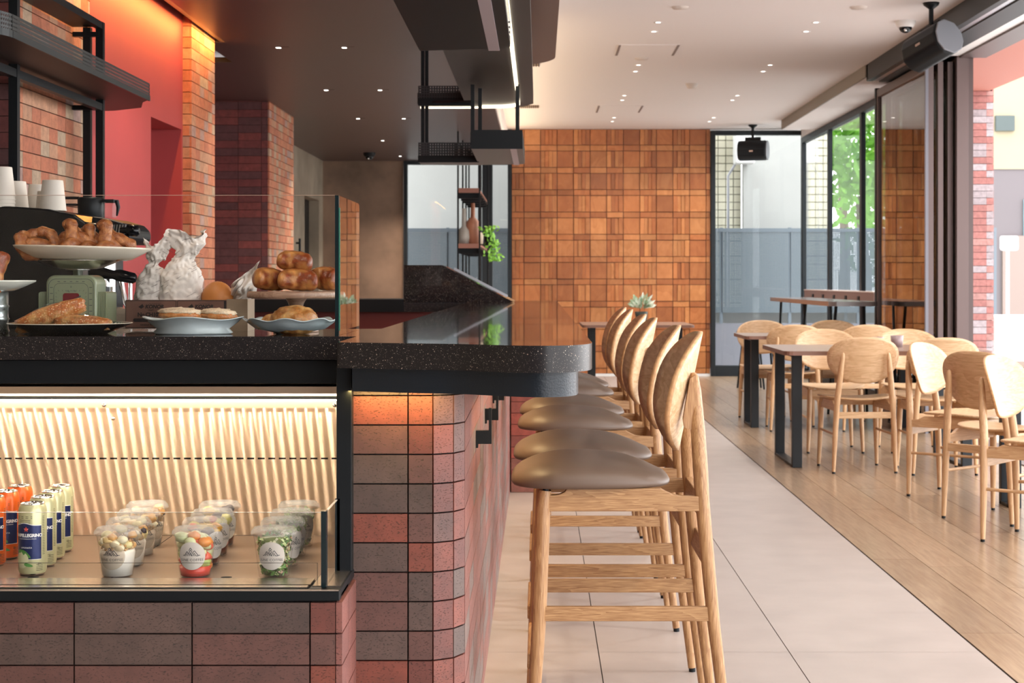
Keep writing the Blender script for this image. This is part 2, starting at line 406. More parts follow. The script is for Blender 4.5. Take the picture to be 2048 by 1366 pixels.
# ------------------------------------------------------------------ floor
sub = MB(); sub.box(-4.0, 3.35, -4.2, YB+.1, -.12, -.004); struct(sub.build('floor', M['joint']))
fm = mat('floor tile', (1, 1, 1), .38, attr=True, noise=(5, .09), spec=.4)
t = MB(); rg = random.Random(3)
x = .187-.6*7
while x < 1.38:
    y = 5.14-.6065*15
    while y < YB:
        x0, x1 = max(x, -3.0), min(x+.6, 1.389); y1 = min(y+.61, YB)
        if x1 > x0+.01 and y1 > y+.02 and y > -4.2:
            k = .96+.06*rg.random(); t.box(x0+.0016, x1-.0016, y+.0010, y1-.0010, -.01, 0, (.40*k, .35*k, .325*k))
        y += .6065
    x += .6
struct(t.build('floor', fm))
wm = wood_mat('oak plank floor', (.36, .26, .175), (.25, .165, .105), 'y', scale=2.6, rough=.3, stretch=16, attr=True, coat=.25, ring=.15)
t = MB(); x = 1.392; i = 0
while x < 3.35:
    x1 = min(x+.196, 3.35); y = -4.2+rg.random()
    while y < YB:
        ln = 1.1+.8*rg.random(); k = .86+.26*rg.random(); w = rg.random()
        t.box(x+.0012, x1-.0012, y+.001, min(y+ln, YB)-.001, -.01, 0, (k, k*(.97+.06*w), k*(.93+.12*w)))
        y += ln
    x = x1; i += 1
struct(t.build('floor', wm))
# ------------------------------------------------------------------ ceilings
def arc(cx, cy, r, a0, a1, n=10): return [(cx+r*math.cos(R(a0+(a1-a0)*k/n)), cy+r*math.sin(R(a0+(a1-a0)*k/n))) for k in range(n+1)]
t = MB(); t.box(-3.2, 2.80, -4.2, YB+.2, ZC, ZC+.1); struct(t.build('ceiling', M['ceil']))
t = MB(); t.box(2.80, 3.30, 14.0, 18.8, 2.90, 3.10); t.box(2.80, 3.35, 18.8, YB+.2, ZC, ZC+.1); t.box(3.185, 3.30, 18.8, YB, 2.90, ZC); struct(t.build('ceiling', M['ceil']))
dc = [(-1.94, -4.2), (.106, -4.2)] + arc(.106-.5, 10.62, .5, 0, 75, 12) + [(-.372, 11.12)] + [(-.372, YB), (-3.0, YB), (-3.0, 10.88), (-2.04, 10.88), (-2.04, 9.95), (-1.94, 9.95)]
t = MB(); t.prism(dc, ZD, ZD+.035); struct(t.build('ceiling', M['dark_ceil']))
# white upstand between the two ceiling heights
ed = [(.106, -2.5)] + arc(.106-.5, 10.62, .5, 0, 75, 12) + [(-.372, 11.12), (-.372, YB)]
t = MB()
for p, q in zip(ed[:-1], ed[1:]):
    t.add([(p[0]-.01, p[1], ZD+.035), (q[0]-.01, q[1], ZD+.035), (q[0]-.01, q[1], ZC), (p[0]-.01, p[1], ZC)], [(0, 1, 2, 3)])
struct(t.build('trim_1', M['ceil']))
# ------------------------------------------------------------------ left wall: bricks, red paint, columns
jm = [M['brick_wall'], M['joint_red']]
t = MB(); t.box(-2.9, -2.03, 6.282, 7.355, 0, ZC, None, 1)
brick_run(t, (-2.032, 6.27+.012), (-2.032, 7.355), .9, ZC, PW, 11, bl=.116, side=1)
brick_run(t, (-2.9, 6.282), (-2.02, 6.282), .9, ZC, PD, 12, side=1)
struct(t.build('wall_left', jm))
t = MB()   # red painted wall with a door recess
X0 = -2.02
t.box(X0-.35, X0, 7.357, 8.51, 0, ZC); t.box(X0-.35, X0, 8.51, 9.24, 2.02, ZC); t.box(X0-.35, X0, 9.24, 9.27, 0, ZC); t.box(X0-.36, X0-.18, 8.5, 9.26, 0, 2.05)
struct(t.build('wall_left', M['red']))
t = MB(); t.box(X0-.178, X0-.15, 8.53, 9.0, 0, 2.0); o = t.build('door_1', M['red_dark'], bevel=.003); struct(o)
t = MB(); t.box(-2.9, -1.982, 9.29, 9.93, 0, ZC, None, 1)
brick_run(t, (-2.35, 9.28), (-1.982, 9.28), .9, ZC, PW, 13, lens=[.232, .084, .052])
brick_run(t, (-1.982, 9.27), (-1.982, 9.935), .9, ZC, PW, 14, bl=.116)
struct(t.build('wall_left', jm))
t = MB(); t.box(-2.9, -2.192, 13.24, 14.52, 0, ZD, None, 1)
brick_run(t, (-2.80, 13.23), (-2.192, 13.23), .8, ZD, PD, 15, lens=[.02, .116, .232, .188, .052])
brick_run(t, (-2.192, 13.218), (-2.192, 14.53), .8, ZD, PW, 16, bl=.116)
struct(t.build('wall_left', jm))
t = MB(); t.box(-3.1, -2.85, 9.9, 13.3, 0, ZC); struct(t.build('wall_left', M['red']))
t = MB(); t.box(-3.1, 1.2, -4.2, -4.0, 0, ZC+.1); struct(t.build('added_rear_wall', mat('rear brown wall', (.10, .07, .055), .8)))  # unseen wall added behind the camera, dark and short to steer reflections and daylight
t = MB(); t.box(-3.1, -2.88, -4.2, 6.3, 0, ZC); struct(t.build('wall_left', M['concrete']))
# grey plaster side wall with dark doorway
t = MB(); XG = -2.63
t.box(XG-.25, XG, 14.5, 18.34, 0, ZD); t.box(XG-.25, XG, 18.34, 19.55, 2.12, ZD); t.box(XG-.25, XG, 19.55, YB, 0, ZD)
struct(t.build('wall_left', M['concrete']))
t = MB(); t.box(XG-.22, XG-.12, 18.3, 19.6, 0, 2.14); dr = struct(t.build('door_2', M['black'])); 
t = MB(); t.tube([(XG+.04, 17.7, 1.05), (XG+.04, 17.7, 1.62)], .012); t.box(XG, XG+.04, 17.69, 17.71, 1.08, 1.10); t.box(XG, XG+.04, 17.69, 17.71, 1.56, 1.58)
tag(t.build('pull_handle', M['black']), 'slim vertical black pull handle on the grey plaster wall before the dark doorway', 'handle')
# ------------------------------------------------------------------ back wall
t = MB(); t.box(-2.9, -1.655, YB, YB+.15, 0, ZD+.1); struct(t.build('wall_back', M['plaster']))
t = MB(); t.box(-3.2, -.33, YB+.001, YB+.15, ZD, ZC+.1); struct(t.build('wall_back', M['dark_ceil']))
# orange timber-look relief tiles
XT0, XT1 = -.335, 2.085
tm = wood_mat('glazed relief tile', (1, 1, 1), (.80, .72, .62), 'z', scale=5, rough=.38, stretch=1.6, attr=True)
t = MB(); t.box(XT0, XT1, YB+.02, YB+.15, 0, ZC, (.12, .04, .015))
rg = random.Random(21); cw = .2015; colk = 0; x = XT0-.05
base_c = [(.44, .155, .046), (.49, .190, .062), (.38, .125, .036), (.52, .215, .072), (.41, .14, .042)]
while x < XT1:
    slat = colk % 2 == 0; zt = ZC-.02+.0; z = .03
    row = 0
    z = ZC - .195
    while z > -.25:
        for (za, zb, kind) in ((z, z+.2, 0), (z-.0715, z, 1)):
            za = max(za, .03); zb = min(zb, ZC)
            if zb-za < .02: continue
            if kind == 0 and slat: segs = [(0, .27), (.27, .50), (.50, .72), (.72, 1)]
            else: segs = [(0, 1)]
            for a, b in segs:
                xa = max(x+a*cw, XT0); xb = min(x+b*cw, XT1)
                if xb-xa < .01: continue
                c = rg.choice(base_c); k = .82+.36*rg.random(); pr = .006+.022*rg.random()
                g = .0022 if (a > 0 or b < 1) else .003
                t.box(xa+g*(a == 0)+.0008, xb-g*(b == 1)-.0008, YB+.02-pr, YB+.03, za+.003, zb-.003, (c[0]*k, c[1]*k, c[2]*k))
        z -= .2715
    x += cw; colk += 1
struct(t.build('wall_back', tm, bevel=.0025, bseg=1))
t = MB(); t.box(XT0, XT1, YB-.012, YB+.02, 0, .03); struct(t.build('baseboard_back', M['white']))
# ------------------------------------------------------------------ windows
def window(name, x0, x1, z0, z1, y, fw=.05, mull=(), bot=.13, glass='window'):
    root = MB(); d0, d1 = y-.04, y+.06
    root.box(x0, x0+fw, d0, d1, z0, z1); root.box(x1-fw, x1, d0, d1, z0, z1); root.box(x0+fw, x1-fw, d0, d1, z1-fw, z1); root.box(x0+fw, x1-fw, d0, d1, z0, z0+bot)
    for a, b in mull: root.box(a, b, d0-.02, d1, z0+bot, z1-fw)
    o = struct(root.build(name, M['frame'], bevel=.004))
    g = MB(); g.box(x0+fw, x1-fw, y, y+.008, z0+bot, z1-fw); g.build('pane', M[glass], o)
    return o
window('window_1', -1.645, -.335, 0, ZD, YB, .045, ((-.69, -.565), (-.74, -.70)))
window('window_2', 2.09, XR+.03, 0, ZC-.02, YB, .055)
# right hand glazed side wall (runs away from the camera)
def side_window(name, x, ya, yb, z1, mulls, glass='window', z0=0, fw=.05, mw=.055):
    m = MB(); m.box(x-.03, x+.05, ya, yb, z0, z0+.12); m.box(x-.03, x+.05, ya, yb, z1-.07, z1)
    m.box(x-.022, x+.022, ya, ya+fw, z0+.12, z1-.07); m.box(x-.022, x+.022, yb-fw, yb, z0+.12, z1-.07)
    for q in mulls: m.box(x-.022, x+.022, q-mw/2, q+mw/2, z0+.12, z1-.07)
    o = struct(m.build(name, M['frame'], bevel=.004)); g = MB(); g.box(x, x+.008, ya+fw, yb-fw, z0+.12, z1-.07); g.build('pane', M[glass], o); return o
side_window('window_3', XR, 14.45, YB-.02, 2.90, (16.27, 18.1), mw=.10)
# ------------------------------------------------------------------ folding door stack and head track
def leaf(name, x, ya, yb, lab):
    m = MB(); z1 = 2.845
    m.box(x-.022, x+.022, ya, ya+.07, .01, z1); m.box(x-.022, x+.022, yb-.07, yb, .01, z1); m.box(x-.022, x+.022, ya+.07, yb-.07, z1-.07, z1); m.box(x-.022, x+.022, ya+.07, yb-.07, .01, .12)
    o = struct(m.build(name, M['bronze'], bevel=.003)); g = MB(); g.box(x-.004, x+.004, ya+.07, yb-.07, .12, z1-.07); g.build('pane', M['door_glass'], o); return o
leaf('door_3', 2.995, 12.5, 14.42, ''); leaf('door_4', 3.075, 12.52, 14.42, ''); leaf('door_5', 3.155, 12.54, 14.42, '')
t = MB(); t.box(2.945, 2.968, 12.46, 12.49, 0, 2.86); struct(t.build('trim_2', mat('grey jamb', (.16, .16, .19), .5)))
t = MB(); t.box(3.20, 3.32, 12.50, 14.42, 0, 2.9); struct(t.build('door_dark_backing', M['dark_ceil']))  # added dark backing, makes the leaf glass read as dark reflection
t = MB(); t.box(3.18, 3.27, 12.44, 12.50, 0, 2.9); struct(t.build('trim_3', M['bronze']))
t = MB(); t.box(2.965, 3.02, 14.40, 14.45, 0, 2.86); struct(t.build('trim_4', M['frame']))
t = MB(); t.box(2.795, 2.845, -4.2, 13.95, 2.865, ZC-.001); t.box(2.795, 3.05, 13.90, 13.95, 2.88, ZC); t.box(2.90, 3.08, -4.2, 13.95, 2.86, 2.90); t.box(2.80, 3.40, -4.2, 14.4, 2.905, 3.12)
struct(t.build('trim_5', M['frame']))
t = MB(); t.box(2.845, 2.90, -4.2, 13.95, 2.87, 2.905); struct(t.build('trim_6', M['alu']))
t = MB(); t.box(3.08, 3.20, -4.2, 12.44, 2.875, 2.905); struct(t.build('trim_7', M['white']))
t = MB(); t.box(3.20, 3.40, -4.2, 12.44, 2.86, 2.905); struct(t.build('trim_8', M['bronze']))
t = MB(); t.box(3.05, 3.28, -4.2, 12.4, -.004, .006); struct(t.build('trim_9', M['bronze']))
# pelmet step light grey at white ceiling edge is part of ceiling drop
t = MB(); t.box(2.786, 2.799, 13.96, 18.8, 2.90, ZC-.001); struct(t.build('trim_10', mat('grey upstand', (.26, .235, .21), .8)))
# ------------------------------------------------------------------ outside
pave = mat('pale paving', (.62, .60, .58), .85, noise=(2, .1))
t = MB(); t.box(3.35, 30, -12, 45, -.15, -.01); t.box(-12, 3.35, YB+.16, 45, -.15, -.01); struct(t.build('ground', pave))
soff = mat('terracotta soffit', (.55, .22, .17), .7)
t = MB(); t.box(3.40, 4.13, -6, 15.0, 2.905, 3.0); t.box(3.4, 4.13, -6, 15, 3.0, 3.9); struct(t.build('ceiling_outside', soff))
t = MB(); t.box(3.34, 4.16, 15.02, 15.6, 0, 3.4, None, 1)
brick_run(t, (3.94, 15.01), (4.17, 15.01), 0, 2.905, PX, 31, lens=[.165, .065], th=.012)
brick_run(t, (3.36, 15.01), (3.94, 15.01), 0, 2.905, PX, 32, bl=.232)
brick_run(t, (4.16, 15.0), (4.16, 15.6), 0, 3.4, PX, 33, bl=.232)
pl = t.build('brick_pillar', [M['brick_wall'], M['joint_red']]); struct(pl); pl.name = 'column_outside'
t = MB(); t.box(-3.2, 3.4, -4.2, YB+.25, 3.2, 10); struct(t.build('upper_sky_block', M['ext_white']))  # unseen mass added above the room to cut sky light in the alley
# alley wall and fence beyond the back windows
YW = 22.6
t = MB(); t.box(-4, 2.365, YW, YW+.3, 0, 6.5); t.box(2.86, 3.71, YW-.1, YW+.3, 0, 6.5); t.box(2.805, 2.86, YW-.16, YW+.02, 0, 6.5)
tag(t.build('rendered_building', M['ext_white']), 'pale rendered building side standing behind the fence outside the back windows', 'building')
yt = mat('cream grid tile', (.70, .66, .50), .6)
t = MB(); t.box(2.37, 2.80, YW+.05, YW+.3, 0, 6.5, (.25, .24, .18)); t.box(3.72, 4.02, YW+.05, YW+.3, 0, 3.6, (.25, .24, .18))
for (xa, xb, zt) in ((2.37, 2.80, 6.4), (3.72, 4.02, 3.6)):
    z = 0
    while z < zt:
        x = xa
        while x < xb-.02: t.box(x+.006, min(x+.107, xb)-.006, YW+.03, YW+.06, z+.006, z+.101, (.80, .76, .60)); x += .107
        z += .107
tag(t.build('tiled_building', mat('grid tile', (1, 1, 1), .6, attr=True)), 'building strip clad in small cream grid tiles seen through the back corner window', 'building')
t = MB(); t.box(2.66, 2.92, YW-.50, YW-.17, 2.75, 3.25); u = t.build('air_unit', M['white'], bevel=.02); tag(u, 'white box unit fixed high on the wall outside the corner window', 'unit')
t = MB(); t.tube([(2.70, YW-.2, 2.78), (2.60, YW-.12, 2.60), (2.60, YW-.1, .3)], .018); t.build('pipe', M['alu'], u)
fm2 = perf_mat('fence mesh', (.12, .15, .175), .022, .022, .19, 'x')
YF = 21.5
t = MB()
for k in range(9):
    xa = -2.1+k*.9; t.box(xa+.01, xa+.89, YF, YF+.012, .74, 1.84)
fe = t.build('metal_fence', fm2); tag(fe, 'grey perforated metal fence standing outside behind the back windows', 'fence')
t = MB()
for k in range(10): t.box(-2.12+k*.9, -2.08+k*.9, YF+.012, YF+.05, .0, 1.86)
t.box(-2.1, 6.0, YF-.01, YF+.02, 1.80, 1.85); t.build('fence_frame', M['fence'], fe)
t = MB(); t.box(-2.1, 6.0, YF-.0, YF+.1, 0, .60); tag(t.build('low_wall', mat('grey curb wall', (.20, .20, .23), .8)), 'low grey wall under the metal fence outside the back windows', 'wall')
t = MB(); t.box(-2.1, 6.0, YF+.5, YF+.6, 0, .80); tag(t.build('curb', M['ext_white']), 'white strip of curb wall seen in the gap beneath the metal fence', 'curb')
# opposite buildings seen past the brick pillar
bt = thing('street_building', 'blurred cream building across the street, grey at its foot', 'building', (8.0, 27, 0))
t = MB(); t.box(-.9, 6, 0, .5, 3.0, 9); t.build('upper_facade', mat('cream facade', (.34, .29, .20), .8), bt)
t = MB(); t.box(-.9, 6, .02, .5, 0, 3.0); t.build('lower_facade', mat('grey facade', (.15, .13, .14), .8), bt)
t = MB(); t.box(-.47, -.16, -.06, .0, 3.63, 3.88); sg = t.build('shop_sign', mat('sign grey', (.07, .09, .09), .6), bt)
t = MB(); t.box(.05, .5, -.02, .02, 3.4, 5.2); t.build('window', M['white'], bt)
t = MB(); t.box(.0, .5, -.02, .02, 1.55, 2.5); t.build('window', mat('blue glass', (.18, .28, .32), .2), bt)
t = MB(); t.box(-.35, .1, -.03, .02, .2, 1.9); t.build('doorway', mat('pink door', (.25, .19, .17), .7), bt)
sp = thing('street_sign', 'white square street sign on a slim white pole across the road', 'sign', (5.75, 20, 0))
t = MB(); t.prism(rr_pts(-.11, .11, 1.53, 1.71, .03), -.02, .02, fn=lambda a, b, h: (a, h, b)); t.build('sign_panel', M['white'], sp)
t = MB(); t.tube([(-.01, .03, 0), (-.01, .03, 1.6)], .022); t.build('pole', M['white'], sp)
t = MB(); t.box(5.02, 6.6, 18, 18.4, 0, .78); tag(t.build('planter_wall', mat('white block', (.85, .85, .85), .8), bevel=.03), 'white low block at the street edge below the white sign', 'block')
# trees
leafm, nt_, out_ = new_mat('leaf green')
_d = N(nt_, 'ShaderNodeBsdfDiffuse'); _d.inputs[0].default_value = (.13, .30, .05, 1); _t = N(nt_, 'ShaderNodeBsdfTranslucent'); _t.inputs[0].default_value = (.22, .48, .06, 1)
_m = N(nt_, 'ShaderNodeMixShader'); L(nt_, _d.outputs[0], _m.inputs[1]); L(nt_, _t.outputs[0], _m.inputs[2]); L(nt_, _m.outputs[0], out_.inputs[0]); barkm = mat('bark', (.14, .10, .07), .9)
def tree(loc, r, h, seed, label, n=900):
    g = random.Random(seed); o = thing('street_tree', label, 'tree', loc, group='trees outside')
    t = MB(); t.tube([(0, 0, 0), (.05, 0, h*.4), (-.05, .05, h*.8)], [.12, .09, .05], 8); t.build('trunk', barkm, o)
    t = MB()
    for i in range(n):
        v = Vector((g.gauss(0, 1), g.gauss(0, 1), g.gauss(0, 1))).normalized()*(r*(.35+.65*g.random()))
        c = Vector((0, 0, h))+Vector((v.x, v.y, v.z*1.3)); a = Vector((g.gauss(0, 1), g.gauss(0, 1), g.gauss(0, 1))).normalized(); b = a.orthogonal().normalized()
        s = .09*(.6+g.random()); a = a*s; b = b*s*.5
        t.add([c-a, c+b, c+a, c-b], [(0, 1, 2, 3)])
    t.build('foliage', leafm, o)
tree((4.75, 24.0, 0), .85, 3.0, 1, 'bright green tree seen through the glazed side wall, nearest of the trees')
tree((5.6, 25.5, 0), 1.0, 2.2, 2, 'leafy tree half hidden behind the nearest street tree')
tree((5.2, 28.0, 0), 1.3, 4.3, 3, 'tall tree standing farthest back beyond the glazed side wall')
# ------------------------------------------------------------------ bar counter
ZT = 1.043
XL = -.41
xb = -.158
# body
bar = thing('bar_counter', 'brick clad bar base with rounded front corner under the dark worktop', 'bar', (0, 0, 0))
t = MB(); t.box(XL+.02, xb-.018, 3.56, 9.0, 0, .938, None, 1); t.box(XL-.003, -.21, 3.478, 3.6, 0, .938, None, 1)
t.prism([(-.24, 3.478), (-.229, 3.478), (-.194, 3.500), (-.176, 3.535), (-.176, 3.60), (-.24, 3.6)], 0, .938, mi=1)
YE = 3.476
ang = [32, 64]; pts = [(-.2246, 3.464)]
for a in ang: pts.append((pts[-1][0]+.05*math.cos(R(a)), pts[-1][1]+.05*math.sin(R(a))))
dx = xb-pts[-1][0]
brick_run(t, (-.391-.01, YE), (-.2775, YE), 0, .938, PB, 41, lens=[.1235])
brick_run(t, (-.2775, 3.464), pts[0], 0, .938, PB, 42, lens=[.0529], outer=True)
brick_run(t, pts[0], pts[1], 0, .938, PB, 43, lens=[.05], outer=True); brick_run(t, pts[1], pts[2], 0, .938, PB, 44, lens=[.05], outer=True)
PS_LIT = [((.22, .075, .058), 5), ((.19, .062, .048), 3), ((.17, .115, .10), 3), ((.18, .085, .07), 2)]  # bar bricks again, lighter: side light painted into the flank colours
brick_run(t, (pts[2][0], pts[2][1]+.002), (pts[2][0], 9.0), 0, .938, PS_LIT, 45, bl=.232, gap=.0022, outer=True)
xbe = pts[2][0]-.013
t.build('brick_cladding', [M['brick'], M['joint']], bar)
# return leg of the bar at its far end
t = MB(); t.box(-.6, .08, 9.02, 10.0, 0, .988, None, 1)
PR = [((.30, .062, .042), 5), ((.22, .055, .04), 3), ((.24, .085, .06), 2)]
brick_run(t, (-.155, 9.02), (.085, 9.02), 0, .988, PR, 46, lens=[.20, .04], bh=.0624, zph=0)
brick_run(t, (.08, 9.02), (.08, 10.0), 0, .988, PR, 47, bl=.232, zph=0)
t.build('far_return', [M['brick_wall'], M['joint_red']], bar)
def smooth(P, n):
    out = []
    for i in range(len(P)-1):
        p0 = P[max(0, i-1)]; p1 = P[i]; p2 = P[i+1]; p3 = P[min(len(P)-1, i+2)]
        for k in range(n):
            t_ = k/n; o_ = []
            for a in (0, 1): o_.append(.5*(2*p1[a]+(p2[a]-p0[a])*t_+(2*p0[a]-5*p1[a]+4*p2[a]-p3[a])*t_*t_+(3*p1[a]-p0[a]-3*p2[a]+p3[a])*t_**3))
            out.append(tuple(o_))
    out.append(P[-1]); return out
# worktop outline (bowed front edge, rounded right corner)
fr = [(-.412, 3.333), (-.33, 3.303), (-.245, 3.275), (-.162, 3.245), (-.075, 3.185), (-.03, 3.163), (.0067, 3.158), (.035, 3.163), (.0600, 3.178), (.0800, 3.203), (.0950, 3.237), (.1040, 3.275), (.108, 3.33)]
out = smooth(fr, 6) + [(.108, 10.13), (-.76, 10.13), (-.76, 9.2), (XL, 9.2), (XL, 4.253), (-2.0, 4.253), (-2.0, 3.675), (XL, 3.675)]
t = MB(); t.prism(out, ZT-.0525, ZT, mi_side=1, smooth_side=False)
for i_, f_ in enumerate(t.f):
    if len(f_) == 4 and 0 <= min(f_)-2*len(out) < 6*(len(fr)-1): t.sm[i_] = True
wt = t.build('worktop', [M['terrazzo'], M['terrazzo_edge']])
tag(wt, 'polished black terrazzo worktop of the bar and food counter with white flecks', 'worktop')
# fascia under the worktop
inn = [(-.385, 3.370), (-.25, 3.318), (-.16, 3.290), (-.075, 3.232), (-.03, 3.206), (.0, 3.198), (.028, 3.202), (.050, 3.216), (.066, 3.240), (.076, 3.27), (.080, 3.33)]
inn = smooth(inn, 6) + [(.080, 9.0), (.02, 9.0), (.02, 3.6), (-.385, 3.6)]
t = MB(); t.prism(inn, .9405, ZT-.0525, smooth_side=False)
fa = t.build('bar_apron', M['navy']); tag(fa, 'dark blue-black apron band running beneath the worktop edge', 'apron')
for p in fa.data.polygons: p.use_smooth = (len(p.vertices) == 4 and abs(p.normal.z) < .1 and p.center.y < 3.34 and p.center.x > -.38)
# bag hooks on the brick side
def hook(y, lab, first):
    o = thing('bag_hook', lab, 'hook', (xbe+.013, y, .80), group='bag hooks on the bar side')
    t = MB(); t.box(0, .006, -.012, .012, -.055, -.012); t.build('back_plate', M['black'], o)
    t = MB(); t.box(.006, .040, -.012, .012, -.045, -.012); t.box(.033, .040, -.012, .012, -.012, .045); t.build('arm', M['black'], o)
hook(4.15, 'black stepped metal bag hook on the brick side, nearest the front corner', 1)
hook(4.85, 'black stepped metal bag hook on the brick side, behind the first one', 0)
hook(5.65, 'black stepped metal bag hook on the brick side, farthest back', 0)
# ------------------------------------------------------------------ display case and its brick plinth
pl = thing('display_plinth', 'low brick plinth under the glass display case', 'plinth')
t = MB(); t.box(-2.0, XL-.005, 3.232, 3.99, 0, .538, None, 1)
XP = -.3995
brick_run(t, (XP-.051, 3.228), (XP, 3.228), 0, .538, PB, 51, lens=[.051], zph=.5366)
lens = [.232]*7
brick_run(t, (XP-.051-.232*7, 3.228), (XP-.051, 3.228), 0, .538, PB, 53, lens=lens, zph=.5366)
t.box(XL-.1, XP, 3.24, 3.47, 0, .538, None, 1)
PBS_LIT = [((.21, .07, .055), 4), ((.18, .062, .05), 3), ((.17, .125, .115), 2)]  # plinth bricks with the light from the right put into their colour
brick_run(t, (XP, 3.216), (XP, 3.476), 0, .538, PBS_LIT, 52, lens=[.116, .144], zph=.5366)
t.build('brick_cladding', [M['brick'], M['joint']], pl)
case = thing('display_case', 'lit steel and glass display case holding drinks and cups', 'display case')
t = MB()
t.box(-2.0, -.392, 3.212, 3.236, .5395, .5585); t.box(-2.0, -.392, 3.24, 3.36, .541, .549); t.box(-.455, -.392, 3.236, 3.47, .541, .5585)
t.box(-.425, -.393, 3.43, 3.475, .5585, .9895); t.box(-.425, -.41, 3.475, 3.98, .54, .935)
t.box(-2.0, -.411, 3.69, 3.72, .936, .989); t.box(-2.0, -.411, 3.72, 4.0, .955, .989)
t.build('frame', M['black'], case, bevel=.0015)
t = MB(); t.box(-2.0, -.394, 3.2105, 3.214, .5590, .5615); t.box(-2.0, -.46, 3.242, 3.262, .553, .561); t.box(-2.0, -.462, 3.30, 3.372, .5495, .5555); t.box(-.452, -.396, 3.262, 3.46, .5586, .5600)
t.build('rail', M['steel'], case)
traym = mat('tray metal', (.34, .25, .19), .38, metal=.65)
t = MB(); t.box(-2.0, -.427, 3.375, 3.965, .540, .550)
tr = t.build('tray', traym, case)
for cx, cy in ((-1.055, 3.41), (-.652, 3.41)):
    q = MB(); q.lathe([(0, .0003), (.012, .0003), (.012, 0)], 18, (cx, cy, .55), sx=1, sy=.8); q.build('hole', M['joint'], tr)
q = MB(); q.box(-.8905, -.8885, 3.378, 3.96, .550, .5504); q.build('seam', M['joint'], tr)
# brushed back panel with slots: anisotropic, brushed horizontally
def aniso_panel():
    m, nt, o = new_mat('brushed steel panel')
    g = N(nt, 'ShaderNodeBsdfAnisotropic'); g.inputs['Color'].default_value = (.80, .62, .46, 1); g.inputs['Roughness'].default_value = .42; g.inputs['Anisotropy'].default_value = .945
    tg = N(nt, 'ShaderNodeTangent', direction_type='UV_MAP'); tg.uv_map = 'UVMap'; L(nt, tg.outputs[0], g.inputs['Tangent'])
    d = N(nt, 'ShaderNodeBsdfPrincipled'); d.inputs['Base Color'].default_value = (.56, .42, .30, 1); d.inputs['Roughness'].default_value = .5; d.inputs['Metallic'].default_value = .35
    mx = N(nt, 'ShaderNodeMixShader'); mx.inputs[0].default_value = .28; L(nt, g.outputs[0], mx.inputs[1]); L(nt, d.outputs[0], mx.inputs[2]); L(nt, mx.outputs[0], o.inputs[0])
    return m
t = MB(); YP = 3.97; xr_, xl_ = -.427, -2.0; zs = .7366; sh = .0021
t.add([(xl_, YP, .55), (xr_, YP, .55), (xr_, YP, zs-sh), (xl_, YP, zs-sh)], [(0, 1, 2, 3)])
t.add([(xl_, YP, zs+sh), (xr_, YP, zs+sh), (xr_, YP, .90), (xl_, YP, .90)], [(0, 1, 2, 3)])
pitch = .0256; x = xr_
k = 0
while x > xl_:
    t.add([(x-.0085, YP, zs-sh), (x, YP, zs-sh), (x, YP, zs+sh), (x-.0085, YP, zs+sh)], [(0, 1, 2, 3)]); x -= pitch
bp = t.build('back_panel', aniso_panel(), case)
uv = bp.data.uv_layers.new(name='UVMap')
for lp in bp.data.loops:
    v = bp.data.vertices[lp.vertex_index].co; uv.data[lp.index].uv = (v.x, v.z)
t = MB(); t.box(-2.0, -.427, YP+.02, YP+.03, .55, .955); t.build('rear_duct', M['black'], case)
for cx, cz in ((-1.047, .869), (-.492, .869), (-1.034, .834)):
    q = MB(); q.lathe([(0, .004), (.004, .003), (.0055, 0)], 14, (0, 0, 0)); s_ = q.build('screw', M['screw'], case); s_.location = (cx, YP-(.0355 if cz > .85 else .001), cz); s_.rotation_euler = (R(90), 0, 0)
stl = mat('warm polished steel', (.80, .64, .48), .30, metal=1.0)
t = MB(); t.box(-2.0, -.427, 3.935, 3.939, .8615, .8765); t.box(-2.0, -.427, 3.935, 3.969, .8765, .8790)
t.box(-2.0, -.427, 3.760, 3.764, .9085, .9230); t.box(-2.0, -.427, 3.74, 3.93, .9230, .9260); t.box(-2.0, -.427, 3.900, 3.904, .8930, .9230)
t.build('light_rails', stl, case)
t = MB(); t.box(-2.0, -.427, 3.931, 3.942, .8795, .8830); t.build('led_strip', emit_mat('warm led', (1, .82, .58), 9.0), case)
t = MB(); t.box(-2.0, -.427, 3.928, 3.944, .8830, .9230); t.build('led_housing', M['black'], case)
# glass of the case
t = MB(); t.box(-2.0, -.432, 3.246, 3.252, .5605, .708); t.build('front_glass', M['glass'], case)
t = MB(); t.box(-.4275, -.4215, 3.268, 3.432, .5605, .7085); t.build('side_glass', M['glass'], case)
t = MB(); t.box(-.4325, -.4225, 3.244, 3.268, .5595, .711); t.build('glass_clamp', M['dark_edge'], case); t = MB(); t.box(-.428, -.418, 3.43, 3.44, .5595, .711); t.build('glass_clamp', M['dark_edge'], case)
t = MB(); t.box(-2.0, -.432, 3.2465, 3.2515, .7080, .7087); t.box(-.4270, -.4220, 3.268, 3.432, .7085, .7092); t.build('glass_edge', M['alu'], case)
t = MB(); t.box(-2.0, -.452, 3.334, 3.337, .5560, .5925); t.build('inner_glass', M['glass'], case)
t = MB(); t.box(-2.0, -.452, 3.3338, 3.3372, .5925, .5931); t.box(-.4524, -.4516, 3.3338, 3.3372, .556, .5931); t.build('inner_glass_edge', M['dark_edge'], case)
